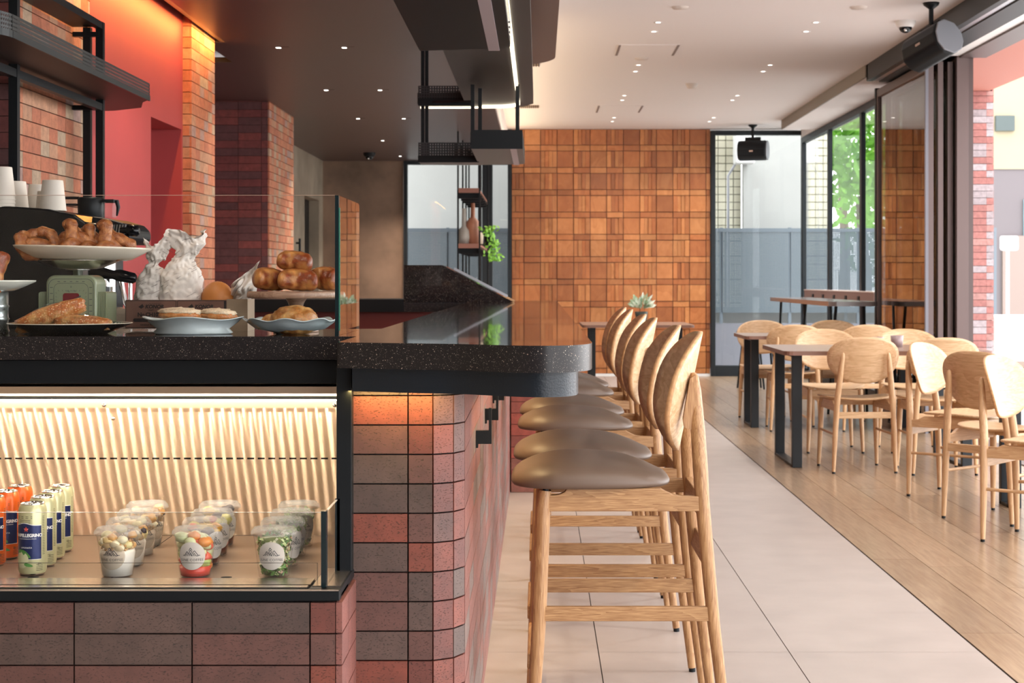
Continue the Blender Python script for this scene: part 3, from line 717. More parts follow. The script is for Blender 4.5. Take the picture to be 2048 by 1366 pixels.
# ------------------------------------------------------------------ glass guard on the counter
gd = thing('glass_guard', 'clear glass guard standing on the food counter', 'glass screen', (0, 0, 0))
ZG = 1.362
t = MB(); t.box(-2.0, -.4635, 3.712, 3.720, ZT, ZG); t.build('front_pane', M['glass'], gd)
t = MB(); t.prism([(3.724, ZT), (4.134, ZT), (4.134, ZG-.02), (4.128, ZG-.004), (4.120, ZG), (3.724, ZG)], -.462, -.454, fn=lambda a, b, h: (h, a, b)); t.build('side_pane', glass_mat('guard side glass', (.93, .96, .95), boost=1.25), gd)
t = MB(); t.box(-.4630, -.4545, 3.7105, 3.7225, ZT, ZG); t.build('dark_corner_edge', M['dark_edge'], gd)
t = MB(); t.box(-.4545, -.4520, 3.7115, 3.7215, ZT+.012, ZG-.028); t.build('green_corner_edge', M['green_edge'], gd)
t = MB(); t.box(-2.0, -.4635, 3.7125, 3.7195, ZG, ZG+.0009); t.box(-.4615, -.4545, 4.1335, 4.1345, ZT, ZG-.02); t.build('glass_top_edge', mat('pale edge', (.45, .32, .25), .2), gd)
# ------------------------------------------------------------------ terrazzo service hump at the bar's far end
st = thing('service_station', 'dark terrazzo box with a sloping end at the far end of the bar', 'service station', (0, 9.215, 0))
t = MB(); t.prism([(-.763, ZT+.0008), (-.17, ZT+.0008), (-.145, ZT+.004), (-.545, 1.254), (-.763, 1.254)], 0, .34, fn=lambda a, b, h: (a, h, b)); t.build('body', M['terrazzo'], st, weld=True)
sl = Vector((-.145+.545, 0, ZT-1.25)).normalized(); nn = Vector((sl.z*-1, 0, sl.x))
for yy in (.07, .16):
    t = MB(); c = Vector((-.335, yy, 1.1485))+nn*.008; t.obox(c, sl*.17, (0, .011, 0), nn*.006); t.build('rail', M['alu'], st)
t = MB(); c = Vector((-.175, .1, 1.058))+nn*.005; t.obox(c, sl*.035, (0, .04, 0), nn*.008); t.build('end_block', M['ply'], st)
# ------------------------------------------------------------------ rear counters
t = MB(); t.box(-2.62, -.62, 10.95, 11.6, .955, 1.04); o = thing('rear_counter', 'low dark red counter with a black top behind the bar', 'counter'); t.build('counter_top', M['black'], o)
t = MB(); t.box(-2.62, -.62, 11.0, 11.6, 0, .955); t.build('front_panel', mat('dark red panel', (.11, .018, .016), .6), o)
o = thing('machine_counter', 'black work counter under the espresso machine', 'counter', (0, 0, 0))
t = MB(); t.box(-2.85, -1.0, 4.72, 5.8, 0, .90); t.build('body', M['black'], o); t = MB(); t.box(-2.85, -1.0, 4.70, 5.82, .90, .93); t.build('counter_top', M['alu'], o)
# ------------------------------------------------------------------ shared chair pieces (sitter faces +Y)
def sup(a, n):
    c, s = math.cos(a), math.sin(a)
    return (abs(c)**(2/n))*(1 if c >= 0 else -1), (abs(s)**(2/n))*(1 if s >= 0 else -1)
def backrest(mb, w, h, zc, yc, curl, rec, th=.0125, n=2.35):
    """curved plywood shell; ends curl forward, top leans back"""
    seg, rings = 48, 9
    def P(u, v, side):
        k = 1+.10*v-.04*v*v
        x = u*w/2*k; z = zc+v*h/2
        y = yc+curl*(abs(u)**2.0)-rec*v + side*th/2
        return (x, y, z)
    fr, bk = [], []
    for i in range(rings+1):
        r = i/rings
        for k in range(seg):
            cx, sy = sup(2*PI*k/seg, n); e = 1.0 if i < rings else 1.0
            fr.append(P(cx*r, sy*r, .98 if i == rings else 1)); bk.append(P(cx*r, sy*r, -1))
    def faces(rev):
        f = []
        for i in range(rings):
            for k in range(seg):
                q = (i*seg+k, (i+1)*seg+k, (i+1)*seg+(k+1) % seg, i*seg+(k+1) % seg)
                f.append(q[::-1] if rev else q)
        return f
    mb.add(fr, faces(True), None, 0, True); mb.add(bk, faces(False), None, 0, True)
    o = rings*seg; rim = [fr[o+k] for k in range(seg)]+[bk[o+k] for k in range(seg)]
    mb.add(rim, [(k, (k+1) % seg, seg+(k+1) % seg, seg+k)[::-1] for k in range(seg)], None, 1, True)
def pad(mb, w, d, prof, yc=0, n=2.7, seg=48, dish=0.0, front=1.0, side=0.0):
    vs = []
    for r, z in prof:
        for k in range(seg):
            cx, sy = sup(2*PI*k/seg, n)
            x = cx*r*w/2*(1+.06*sy*r); y = yc+sy*r*d/2
            zz = z + dish*((abs(cx*r)**2)) - .010*max(0, sy*r)**2*front + side*(cx*r)**2
            vs.append((x, y, zz))
    np_ = len(prof)
    mb.add(vs, [(i*seg+k, i*seg+(k+1) % seg, (i+1)*seg+(k+1) % seg, (i+1)*seg+k) for i in range(np_-1) for k in range(seg)], None, 0, True)
# ------------------------------------------------------------------ bar stool
def make_stool():
    o = thing('bar_stool', 'x', 'bar stool', group='oak bar stools along the bar')
    t = MB(); z = .668
    prof = [(0, 0), (.6, 0), (.955, 0), (.985, .03), (.998, .12), (1.0, .25), (.99, .40), (.965, .55), (.91, .70), (.80, .83), (.62, .93), (.40, .98), (.2, 1.0), (0, 1.0)]
    vs = []; seg = 56
    for r, fz in prof:
        for k in range(seg):
            cx, sy = sup(2*PI*k/seg, 4.2); v = sy*r
            wx = 1.0-.05*(v-.2)**2-(.10*max(0, -v)); hv = .031+.037*max(0, 1-abs(v-.12)**2.3)
            vs.append((cx*r*.212*wx, v*.197*(1-.03*abs(cx*r)**3), z+fz*hv))
    t.add(vs, [(i*seg+k, i*seg+(k+1) % seg, (i+1)*seg+(k+1) % seg, (i+1)*seg+k) for i in range(len(prof)-1) for k in range(seg)], None, 0, True)
    t.build('seat_cushion', M['taupe'], o, weld=True)
    t = MB(); backrest(t, .43, .298, .892, -.247, .062, .030, .013)
    t.build('backrest', [M['oak_back'], M['ply']], o, weld=True)
    for s in (-1, 1):
        t = MB(); t.tube([(s*.175, .113, .662), (s*.177, .118, .62), (s*.18, .128, .35), (s*.186, .148, .012)], [.0150, .0180, .0175, .0120], 16)
        lg = t.build('leg', M['oak'], o)
        q = MB(); q.tube([(s*.186, .148, .012), (s*.186, .149, 0)], .010, 12); q.build('foot_cap', M['black'], lg)
        q = MB(); q.tube([(s*.175, .112, .660), (s*.175, .112, .670)], .007, 12); q.build('spacer', M['black'], lg)
        t = MB(); t.tube([(s*.186, -.333, .012), (s*.180, -.292, .35), (s*.172, -.266, .64), (s*.166, -.262, .72), (s*.150, -.258, .80), (s*.134, -.252, .90), (s*.130, -.250, .935), (s*.129, -.249, .944)], [.0115, .0155, .0175, .0185, .0180, .0155, .0115, .005], 16)
        # fin that carries the backrest
        fin = [(-.262, .80), (-.225, .812), (-.222, .832), (-.238, .93), (-.252, .94)]
        t.prism(fin, s*.128 if s > 0 else s*.156, s*.156 if s > 0 else s*.128, fn=lambda a, b, h: (h, a, b))
        lg = t.build('leg', M['oak'], o)
        q = MB(); q.tube([(s*.186, -.333, .012), (s*.186, -.334, 0)], .010, 12); q.build('foot_cap', M['black'], lg)
        # scooped side apron
        pr = [(-.262, .613), (.112, .613), (.116, .652), (.095, .652)]
        for k in range(1, 7): a = R(15*k); pr.append((.095-.034*math.sin(a), .652+.018*(1-math.cos(a))))
        pr += [(.055, .668), (-.165, .668), (-.178, .661), (-.195, .653), (-.215, .650), (-.262, .649)]
        t = MB(); t.prism(pr, s*.176-.010, s*.176+.010, fn=lambda a, b, h: (h, -(-a), b)); t.build('side_apron', M['oak_y'], o, bevel=.002, weld=True)
        t = MB(); t.prism([(.130, .349), (.130, .384), (-.292, .384), (-.297, .349)][::-1], s*.181-.008, s*.181+.008, fn=lambda a, b, h: (h, a, b)); t.build('side_stretcher', M['oak_y'], o, bevel=.002, weld=True)
    t = MB(); t.box(-.166, .166, .098, .120, .600, .655); t.build('front_apron', M['oak_x'], o, bevel=.002)
    t = MB(); t.box(-.166, .166, -.275, -.255, .600, .655); t.build('rear_apron', M['oak_x'], o, bevel=.002)
    t = MB(); t.box(-.178, .178, .138, .156, .232, .270); t.build('footrest', M['oak_x'], o, bevel=.003)
    t = MB(); t.obox((0, -.281, .50), (.170, 0, 0), (0, .007, 0), (0, -.006, .022)); t.build('rear_stretcher', M['oak_x'], o, bevel=.003)
    return o
stool = make_stool()
sx = .128
STL = [(4.12, 'oak bar stool with taupe seat standing nearest the camera'), (4.70, 'oak bar stool with taupe seat, second from the camera'), (5.63, 'oak bar stool with taupe seat, third from the camera'),
       (6.20, 'oak bar stool with taupe seat, fourth from the camera'), (7.22, 'oak bar stool with taupe seat, second from the far end'), (7.76, 'oak bar stool with taupe seat at the far end of the row')]
for i, (y, lab) in enumerate(STL):
    if i == 0: first_loc = (sx, y)
for i, (y, lab) in list(enumerate(STL))[1:]:
    place(stool, False, (sx-(.004 if i < 4 else -.004), y, 0), R(90), lab)
stool.location = (sx, STL[0][0], 0); stool.rotation_euler = (0, 0, R(90)); stool['label'] = STL[0][1]
# ------------------------------------------------------------------ dining chair
def make_chair():
    o = thing('dining_chair', 'x', 'chair', group='pale oak dining chairs')
    t = MB(); z = .437
    pad(t, .44, .43, [(0, z), (.93, z+.001), (.985, z+.004), (1, z+.008), (.99, z+.013), (.9, z+.013), (.6, z+.009), (0, z+.006)], .03, 2.6, dish=.012)
    t.build('seat', M['oak_pale_x'], o, weld=True)
    t = MB(); backrest(t, .435, .285, .685, -.225, .060, .032, .0125)
    t.build('backrest', [M['oak_pale_x'], M['ply']], o, weld=True)
    for s in (-1, 1):
        t = MB(); t.tube([(s*.185, .212, .012), (s*.176, .200, .25), (s*.170, .190, .43)], [.0105, .0165, .0175], 14); lg = t.build('leg', M['oak_pale'], o)
        q = MB(); q.tube([(s*.185, .212, .012), (s*.185, .213, 0)], .010, 10); q.build('foot_cap', M['black'], lg)
        t = MB(); t.tube([(s*.190, -.215, .012), (s*.180, -.215, .25), (s*.168, -.218, .45), (s*.152, -.232, .60), (s*.141, -.242, .70), (s*.139, -.244, .726), (s*.139, -.244, .732)], [.0105, .0165, .0185, .0175, .0135, .009, .003], 14); lg = t.build('leg', M['oak_pale'], o)
        q = MB(); q.tube([(s*.190, -.215, .012), (s*.190, -.216, 0)], .010, 10); q.build('foot_cap', M['black'], lg)
        pr = [(-.215, .375), (.186, .375), (.186, .405)]
        for k in range(1, 6): a = R(18*k); pr.append((.165-.035*math.sin(a), .405+.03*(1-math.cos(a))))
        pr += [(-.13, .436), (-.165, .418), (-.215, .412)]
        t = MB(); t.prism(pr, s*.170-.009, s*.170+.009, fn=lambda a, b, h: (h, a, b)); t.build('side_apron', M['oak_pale_y'], o, bevel=.002, weld=True)
        t = MB(); t.tube([(s*.177, .202, .235), (s*.181, -.214, .235)], .0075, 10); t.build('side_rod', M['oak_pale_y'], o)
    t = MB(); t.box(-.155, .155, .182, .200, .385, .43); t.build('front_apron', M['oak_pale_x'], o, bevel=.002)
    t = MB(); t.box(-.163, .163, -.226, -.208, .333, .372); t.build('rear_stretcher', M['oak_pale_x'], o, bevel=.003)
    return o
chair = make_chair()
CH = [((1.958, 10.10), 3, 'pale oak chair seen squarely from behind at the nearest left table'),
      ((2.425, 10.00), 1, 'pale oak chair seen from behind, just right of the squarely seen one'),
      ((2.0, 11.24), 180, 'pale oak chair facing the camera across the nearer of the two left dining tables'),
      ((2.57, 11.24), 180, 'pale oak chair facing the camera behind the table with two small cups'),
      ((1.99, 12.82), -3, 'pale oak chair with its back to the camera, left of two at the second table'),
      ((2.54, 12.82), 0, 'pale oak chair with its back to the camera, right of two at the second table'),
      ((1.90, 13.72), 180, 'pale oak chair facing the camera across the second left table, leftmost of all'),
      ((2.50, 13.72), 180, 'pale oak chair facing the camera farthest back, only its top showing'),
      ((2.287, 8.863), -129, 'pale oak chair turned right with its bright front showing, farther of the two'),
      ((2.276, 8.04), -48, 'pale oak chair with a shaded orange-brown back between the two bright fronts'),
      ((2.27, 7.32), -129, 'pale oak chair turned to the right, cut by the right edge of the picture')]
for i, ((x, y), r, lab) in list(enumerate(CH))[1:]:
    place(chair, False, (x, y, 0), R(r), lab)
chair.location = (CH[0][0][0], CH[0][0][1], 0); chair.rotation_euler = (0, 0, R(CH[0][1])); chair['label'] = CH[0][2]
# ------------------------------------------------------------------ dining tables
def table(x0, x1, y0, y1, lab, z=.735, leg=True, ly0=None, ly1=None, cham=.05, grp='dark dining tables'):
    cx, cy = (x0+x1)/2, (y0+y1)/2
    o = thing('dining_table', lab, 'table', (cx, cy, 0), group=grp)
    w, d = (x1-x0)/2, (y1-y0)/2
    pts = rr_pts(-w, w, -d, d, cham, 4)
    t = MB(); t.prism(pts, z-.026, z-.003, mi=1); t.prism(pts, z-.003, z, mi=0, mi_side=1); t.build('tabletop', [M['table_top'], M['table_edge']], o)
    a = (ly0-cy) if ly0 else -d+.13; b = (ly1-cy) if ly1 else d-.13
    for s in (-1, 1):
        X = s*(w-.11)
        t = MB(); t.box(X-.031, X+.031, a-.008, a+.008+.03, 0.0, z-.03); t.box(X-.031, X+.031, b-.038, b+.008, 0, z-.03); t.box(X-.031, X+.031, a, b, 0, .018); t.box(X-.031, X+.031, a, b, z-.046, z-.026)
        t.build('leg', M['frame'], o, bevel=.003)
    return o
table(1.50, 2.78, 9.98, 11.02, 'dark topped dining table with black loop legs, nearest the camera on the left', ly0=10.20, ly1=10.95)
table(1.60, 3.0, 12.68, 13.48, 'dark topped dining table with black loop legs, behind the nearest one', ly0=12.95, ly1=13.40)
table(2.33, 3.05, 8.15, 8.75, 'dining table at the right edge among the turned chairs, mostly its floor bar showing', ly0=8.38, ly1=8.56)
table(.42, 1.50, 15.75, 16.95, 'dark dining table before the orange tiled wall behind the bar stools', ly0=16.2)
# cups on the near table
def tumbler(loc, r, h, lab, m):
    t = MB(); t.lathe([(0, 0), (r*.85, 0), (r, h), (r*.93, h), (r*.8, .006), (0, .006)], 20); o = t.build('table_cup', m); o.location = loc; tag(o, lab, 'cup', 'small cups on the dining table'); return o
cupm = mat('mauve ceramic', (.30, .22, .22), .4)
tumbler((2.20, 10.62, .735), .038, .065, 'small mauve cup on the near dining table, left of the two', cupm)
tumbler((2.325, 10.62, .735), .042, .075, 'small mauve cup on the near dining table, right of the two', cupm)
# plant on the far table
pp = thing('potted_plant', 'pale green succulent in a pot on the table before the orange wall', 'plant', (1.02, 16.3, .735))
t = MB(); t.lathe([(0, 0), (.05, 0), (.065, .12), (.057, .12), (.05, .10), (0, .10)], 20); t.build('pot', mat('dark pot', (.05, .06, .05), .5), pp)
t = MB(); g = random.Random(5)
lm = mat('pale leaf', (.42, .55, .38), .55, attr=True)
for i in range(170):
    th = g.random()*2*PI; el = g.uniform(.0, 1.0); r = .06+.07*g.random(); c = Vector((math.cos(th)*r*math.cos(el), math.sin(th)*r*math.cos(el), .15+.14*math.sin(el)*g.random()+.02))
    dd = (c-Vector((0, 0, .12))).normalized(); s = .030*(.7+.7*g.random()); sd = dd.orthogonal().normalized()*s*.42
    col = (.75, .80, .68) if g.random() < .4 else (.28, .40, .24)
    t.add([c-dd*s, c+sd, c+dd*s, c-sd], [(0, 1, 2, 3)], col)
t.build('foliage', lm, pp)
# ------------------------------------------------------------------ high table at the back corner + window ledge
ht = thing('high_table', 'long high table with thin black legs along the back corner windows', 'table', (2.68, 15.75, 0))
t = MB(); pts = rr_pts(-.20, .22, -1.8, 1.85, .06, 4); t.prism(pts, .945, .985); t.build('tabletop', mat('grey laminate top', (.17, .135, .13), .18), ht)
for s in (-1, 1):
    for q in (-1, 0, 1):
        t = MB(); t.tube([(s*.12+.01, q*1.6, .945), (s*.17+.01, q*1.6+.10*(1 if q < 1 else -1), 0)], [.014, .011], 8); t.build('leg', M['black'], ht)
ld = thing('window_ledge', 'brown ledge box with five dark sockets below the side windows', 'ledge', (3.10, 16.6, 0))
t = MB(); t.box(-.05, .06, -1.7, 2.2, .93, 1.052); t.build('box', mat('brown ledge', (.20, .115, .10), .5), ld)
t = MB(); t.box(-.055, .06, -1.7, 2.2, 1.052, 1.062); t.build('ledge_top', mat('pale ledge top', (.55, .42, .38), .4), ld)
for q in (-1.0, -.35, .3, .95, 1.6):
    t = MB(); t.box(-.056, -.049, q-.05, q+.05, .965, 1.015); t.build('socket', M['black'], ld)
# black stools near the high table
def bstool(x, y, lab):
    o = thing('metal_stool', lab, 'stool', (x, y, 0), group='small black metal stools')
    t = MB(); t.lathe([(0, .60), (.15, .60), (.155, .61), (.15, .625), (0, .625)], 24); t.build('seat', M['black'], o)
    for k in range(4):
        a = R(45+90*k); t = MB(); t.tube([(.10*math.cos(a), .10*math.sin(a), .60), (.18*math.cos(a), .18*math.sin(a), 0)], .011, 8); t.build('leg', M['black'], o)
    t = MB(); p = [(.155*math.cos(R(45+90*k)), .155*math.sin(R(45+90*k)), .20) for k in range(5)]; t.tube(p, .008, 8); t.build('foot_ring', M['black'], o)
bstool(2.25, 16.4, 'small black metal stool left of the high table, nearer the camera')
bstool(2.28, 17.6, 'small black metal stool left of the high table, farther back')
# ------------------------------------------------------------------ black rack in front of the back window
rk = thing('shelf_rack', 'tall slim black metal rack with wooden shelves before the back window', 'rack', (-.685, 15.95, 0))
for yy in (0, 1.0, 1.75, 2.5):
    for s in (-1, 1):
        if s > 0 and yy > 0 and yy < 2.5: continue
        t = MB(); t.box(s*.105-.008, s*.105+.008, yy-.02, yy+.02, 0, ZD); t.build('post', M['black'], rk)
for zz in (1.48, 2.02, .96):
    t = MB(); t.box(-.105, .105, 0, 2.5, zz, zz+.02); sh_ = t.build('shelf_frame', M['black'], rk)
    t = MB(); t.box(-.10, .10, -.025, .0, zz+.0, zz+.045); t.box(-.10, .10, 0, 2.5, zz+.02, zz+.045); t.build('board', mat('red brown board', (.33, .15, .11), .5), rk)
    if zz > 1.4:
        for q in range(5): t = MB(); t.box(-.105, .105, .1+q*.5, .14+q*.5, zz-.05, zz); t.build('shelf_brace', M['black'], sh_)
def lathe_thing(name, prof, loc, m, lab, cat, grp=None, seg=24):
    t = MB(); t.lathe(prof, seg); o = t.build(name, m); o.location = loc; tag(o, lab, cat, grp); return o
lathe_thing('vase', [(0, 0), (.05, 0), (.062, .06), (.055, .13), (.022, .17), (.020, .34), (.024, .345)], (-.735, 16.02, 1.525), mat('grey cream vase', (.42, .40, .36), .4), 'long necked grey and cream vase on the black rack shelf', 'vase')
lathe_thing('bottle', [(0, 0), (.062, 0), (.066, .18), (.060, .22), (.022, .26), (.020, .40), (0, .40)], (-.65, 16.05, 1.525), mat('terracotta bottle', (.46, .20, .12), .5), 'terracotta brown bottle vase on the black rack shelf', 'bottle')
lathe_thing('pale_jar', [(0, 0), (.045, 0), (.05, .09), (.035, .12), (0, .12)], (-.605, 16.35, 1.525), mat('cream jar', (.6, .5, .38), .5), 'small cream jar behind the terracotta bottle on the rack', 'jar')
hp = thing('hanging_fern', 'bright green trailing plant beside the black rack', 'plant', (-.49, 15.9, 1.52))
t = MB(); t.lathe([(0, 0), (.03, 0), (.042, .07), (.036, .07), (0, .05)], 16); t.build('pot', M['black'], hp)
t = MB(); t.box(-.095, .04, .02, .06, -.012, .0); t.build('bracket', M['black'], hp)
t = MB(); g = random.Random(9)
for i in range(150):
    c = Vector((g.gauss(.012, .045), g.gauss(-.03, .03), g.uniform(-.16, .17))); c.x += (.08-c.z)*.18
    dd = Vector((g.gauss(0, 1), g.gauss(0, 1), g.gauss(0, 1))).normalized(); s = .024; sd = dd.orthogonal().normalized()*s*.6
    t.add([c-dd*s, c+sd, c+dd*s, c-sd], [(0, 1, 2, 3)])
t.build('foliage', mat('fern green', (.28, .62, .07), .5), hp)
# ------------------------------------------------------------------ suspended shelves over the bar
M['rack_under'] = mat('shelf underside', (.055, .040, .040), .4)
M['perf'] = perf_mat('perforated black steel', (.02, .024, .028), .016, .016, .33, 'xy')
strip = mat('lilac light strip', (.55, .47, .52), .4)
def hung(name, lab, y0, y1, lx=False):
    o = thing(name, lab, 'shelf', (0, 0, 0), group='black shelves hung over the bar')
    pts = [(-.38, y0), (-.30, y0-.18), (-.14, y0-.18), (-.09, y0)] + arc(-.14, y1-.10, .05, 0, 90, 4)
    if lx: pts += [(-.40, y1+.03), (-.60, y1+.03), (-.72, y1), (-.746, y1-.03), (-.746, y1-.25), (-.38, y1-.25)]
    else: pts += [(-.38, y1-.0)]
    if lx: pts[0:3] = [(-.377, y0), (-.09, y0)]; 
    t = MB(); t.prism(pts, 1.900, 1.915, mi=1, mi_side=0); t.build('shelf_board', [M['black'], M['rack_under'] if lx else M['black']], o)
    t = MB(); t.prism([(-.16, y0+.05), (-.125, y0+.05), (-.125, y1-.02), (-.16, y1-.02)], 1.8975, 1.900); t.build('light_strip', strip, o)
    t = MB()
    t.box(-.38, -.372, y0, y1-(.25 if lx else 0), 1.915, 1.99); t.box(-.098, -.09, y0, y1-.05, 1.915, 1.99)
    t.build('rail', M['perf'] if not lx else M['black'], o)
    return o
s1 = hung('hanging_shelf', 'black shelf hung over the near end of the bar, seen from underneath', 3.55, 5.21)
s2 = hung('hanging_shelf', 'black L-shaped two tier shelf hung over the far end of the bar', 9.05, 10.36, True)
t = MB(); t.box(-.377, -.09, 9.04, 9.05, 1.895, 2.0); t.build('end_panel', M['black'], s2)
t = MB(); t.box(-.746, -.377, 10.10, 10.106, 1.915, 2.02); t.build('perforated_rail', M['perf'], s2)
t = MB(); t.box(-.746, -.37, 10.075, 10.10, 1.895, 1.935); t.build('front_lip', M['black'], s2)
t = MB(); t.prism([(-.746, 10.10), (-.40, 10.02), (-.36, 10.30), (-.746, 10.38)], 2.262, 2.275); t.box(-.746, -.40, 10.08, 10.10, 2.245, 2.29); t.build('upper_shelf', M['black'], s2)
t = MB(); t.box(-.746, -.36, 10.10, 10.104, 2.29, 2.37); t.build('upper_rail', M['perf'], s2)
for (x, y, z0, z1) in ((-.725, 10.2, 1.9, ZD), (-.70, 10.2, 1.9, ZD), (-.37, 9.12, 1.92, 2.26), (-.335, 9.30, 1.92, 2.26), (-.12, 9.12, 1.92, 2.26), (-.52, 10.2, 1.9, 2.02), (-.49, 10.3, 1.9, 2.02)):
    t = MB(); t.box(x-.011, x+.011, y-.011, y+.011, z0, z1); t.build('hanger', M['black'], s2)
for (x, y) in ((-.35, 3.8), (-.12, 3.8), (-.35, 5.0), (-.12, 5.0)):
    t = MB(); t.box(x-.011, x+.011, y-.011, y+.011, 1.915, 2.28); t.build('hanger', M['black'], s1)
# pelmet trough with the light line
ph = thing('light_trough', 'long black trough hung under the dark ceiling, edged with a bright light line', 'light trough', (0, 0, 0))
tp = [(-.38, 3.4), (-.10, 3.4)] + [(-.10, 9.7)] + arc(-.30, 9.85, .20, 0, 80, 6) + [(-.50, 10.14), (-.76, 10.16), (-.76, 10.40), (-.40, 10.40), (-.05, 10.34), (-.02, 3.0), (-.38, 3.0)]
t = MB(); t.prism([(-.46, 3.2), (-.035, 3.2), (-.035, 10.2), (-.10, 10.38), (-.40, 10.44), (-.76, 10.44), (-.76, 10.22), (-.46, 10.18)], 2.27, 2.34); t.build('trough_body', mat('trough black', (.022, .020, .021), .45, spec=.3), ph)
t = MB(); t.box(-.135, -.118, 3.3, 10.12, 2.252, 2.27)
pth = [(-.1265, 10.12)] + [(p[0], p[1]) for p in arc(-.30, 10.12, .1735, 0, 85, 6)] + [(-.50, 10.31), (-.745, 10.31)]
for a, b in zip(pth[:-1], pth[1:]):
    a = Vector((a[0], a[1], 2.261)); b = Vector((b[0], b[1], 2.261)); d = (b-a)/2; n_ = Vector((-d.y, d.x, 0)).normalized()*.008; t.obox((a+b)/2, d*1.02, n_, (0, 0, .009))
t.build('light_line', emit_mat('warm white line', (1, .86, .62), 3.0), ph)
for (x, y) in ((-.3, 3.6), (-.3, 6.5), (-.3, 9.9)):
    t = MB(); t.box(x-.01, x+.01, y-.01, y+.01, 2.34, ZD); t.build('hanger', M['black'], ph)
t = MB(); t.box(-.075, -.045, 4.9, 4.96, 2.235, 2.27); t.build('cable_clip', mat('pale green clip', (.45, .5, .35), .5), ph)
# ------------------------------------------------------------------ wall shelf top left
ws = thing('wall_shelf', 'black metal frame with a rounded perforated shelf on the left brick wall', 'shelf', (0, 0, 0))
XS = -1.677
so = [(-2.015, 5.0), (-2.05, 5.02)]
outl = [(-2.3, 5.02), (-1.86, 5.02)] + arc(-1.86, 5.205, .185, -90, 0, 8) + [(XS, 6.98)] + arc(-2.03, 6.98, .353, 0, 35, 2) + [(-1.80, 7.40), (-1.95, 7.53), (-2.018, 7.55), (-2.018, 6.25), (-2.3, 6.25)]
t = MB(); t.prism(outl, 1.950, 1.962); t.build('shelf_board', mat('dark brown board', (.035, .020, .017), .5), ws)
rail = [(-2.3, 5.02), (-1.86, 5.02)] + arc(-1.86, 5.205, .185, -90, 0, 8) + [(XS, 7.03)]
def ribbon(path, z0, z1, th=.003):
    t = MB()
    for a, b in zip(path[:-1], path[1:]):
        a = Vector((a[0], a[1], (z0+z1)/2)); b = Vector((b[0], b[1], (z0+z1)/2)); d = (b-a)/2; n_ = Vector((-d.y, d.x, 0)).normalized()*th; t.obox((a+b)/2, d*1.01, n_, (0, 0, (z1-z0)/2))
    return t
ribbon(rail, 1.940, 1.963, .004).build('rim', mat('grey black rim', (.012, .016, .018), .4, spec=.3), ws)
ribbon(rail, 1.963, 2.016, .0015).build('perforated_rail', perf_mat('perforated rail sheet', (.007, .009, .010), .0135, .0135, .34, 'xy'), ws)
def post(x, y, z0, z1, s=.016):
    t = MB(); t.box(x-s, x+s, y-s, y+s, z0, z1); t.build('post', M['black'], ws)
post(-1.90, 5.92, .93, ZD); post(-1.90, 7.08, .93, 2.285); post(-1.955, 7.08, .93, 2.262)
for (x, z) in ((-1.90, 2.27), (-1.90, 1.917)):
    t = MB(); t.box(x-.014, x+.014, 5.0 if z > 2 else 5.2, 7.096, z-.015, z+.015); t.build('side_rail', M['black'], ws)
t = MB(); t.box(-2.015, -1.90, 7.06, 7.09, 2.222, 2.242); t.box(-2.015, -1.90, 7.06, 7.09, 1.905, 1.925); t.box(-2.015, -1.915, 5.0, 7.06, 2.262, 2.272); t.build('bracket', M['black'], ws)
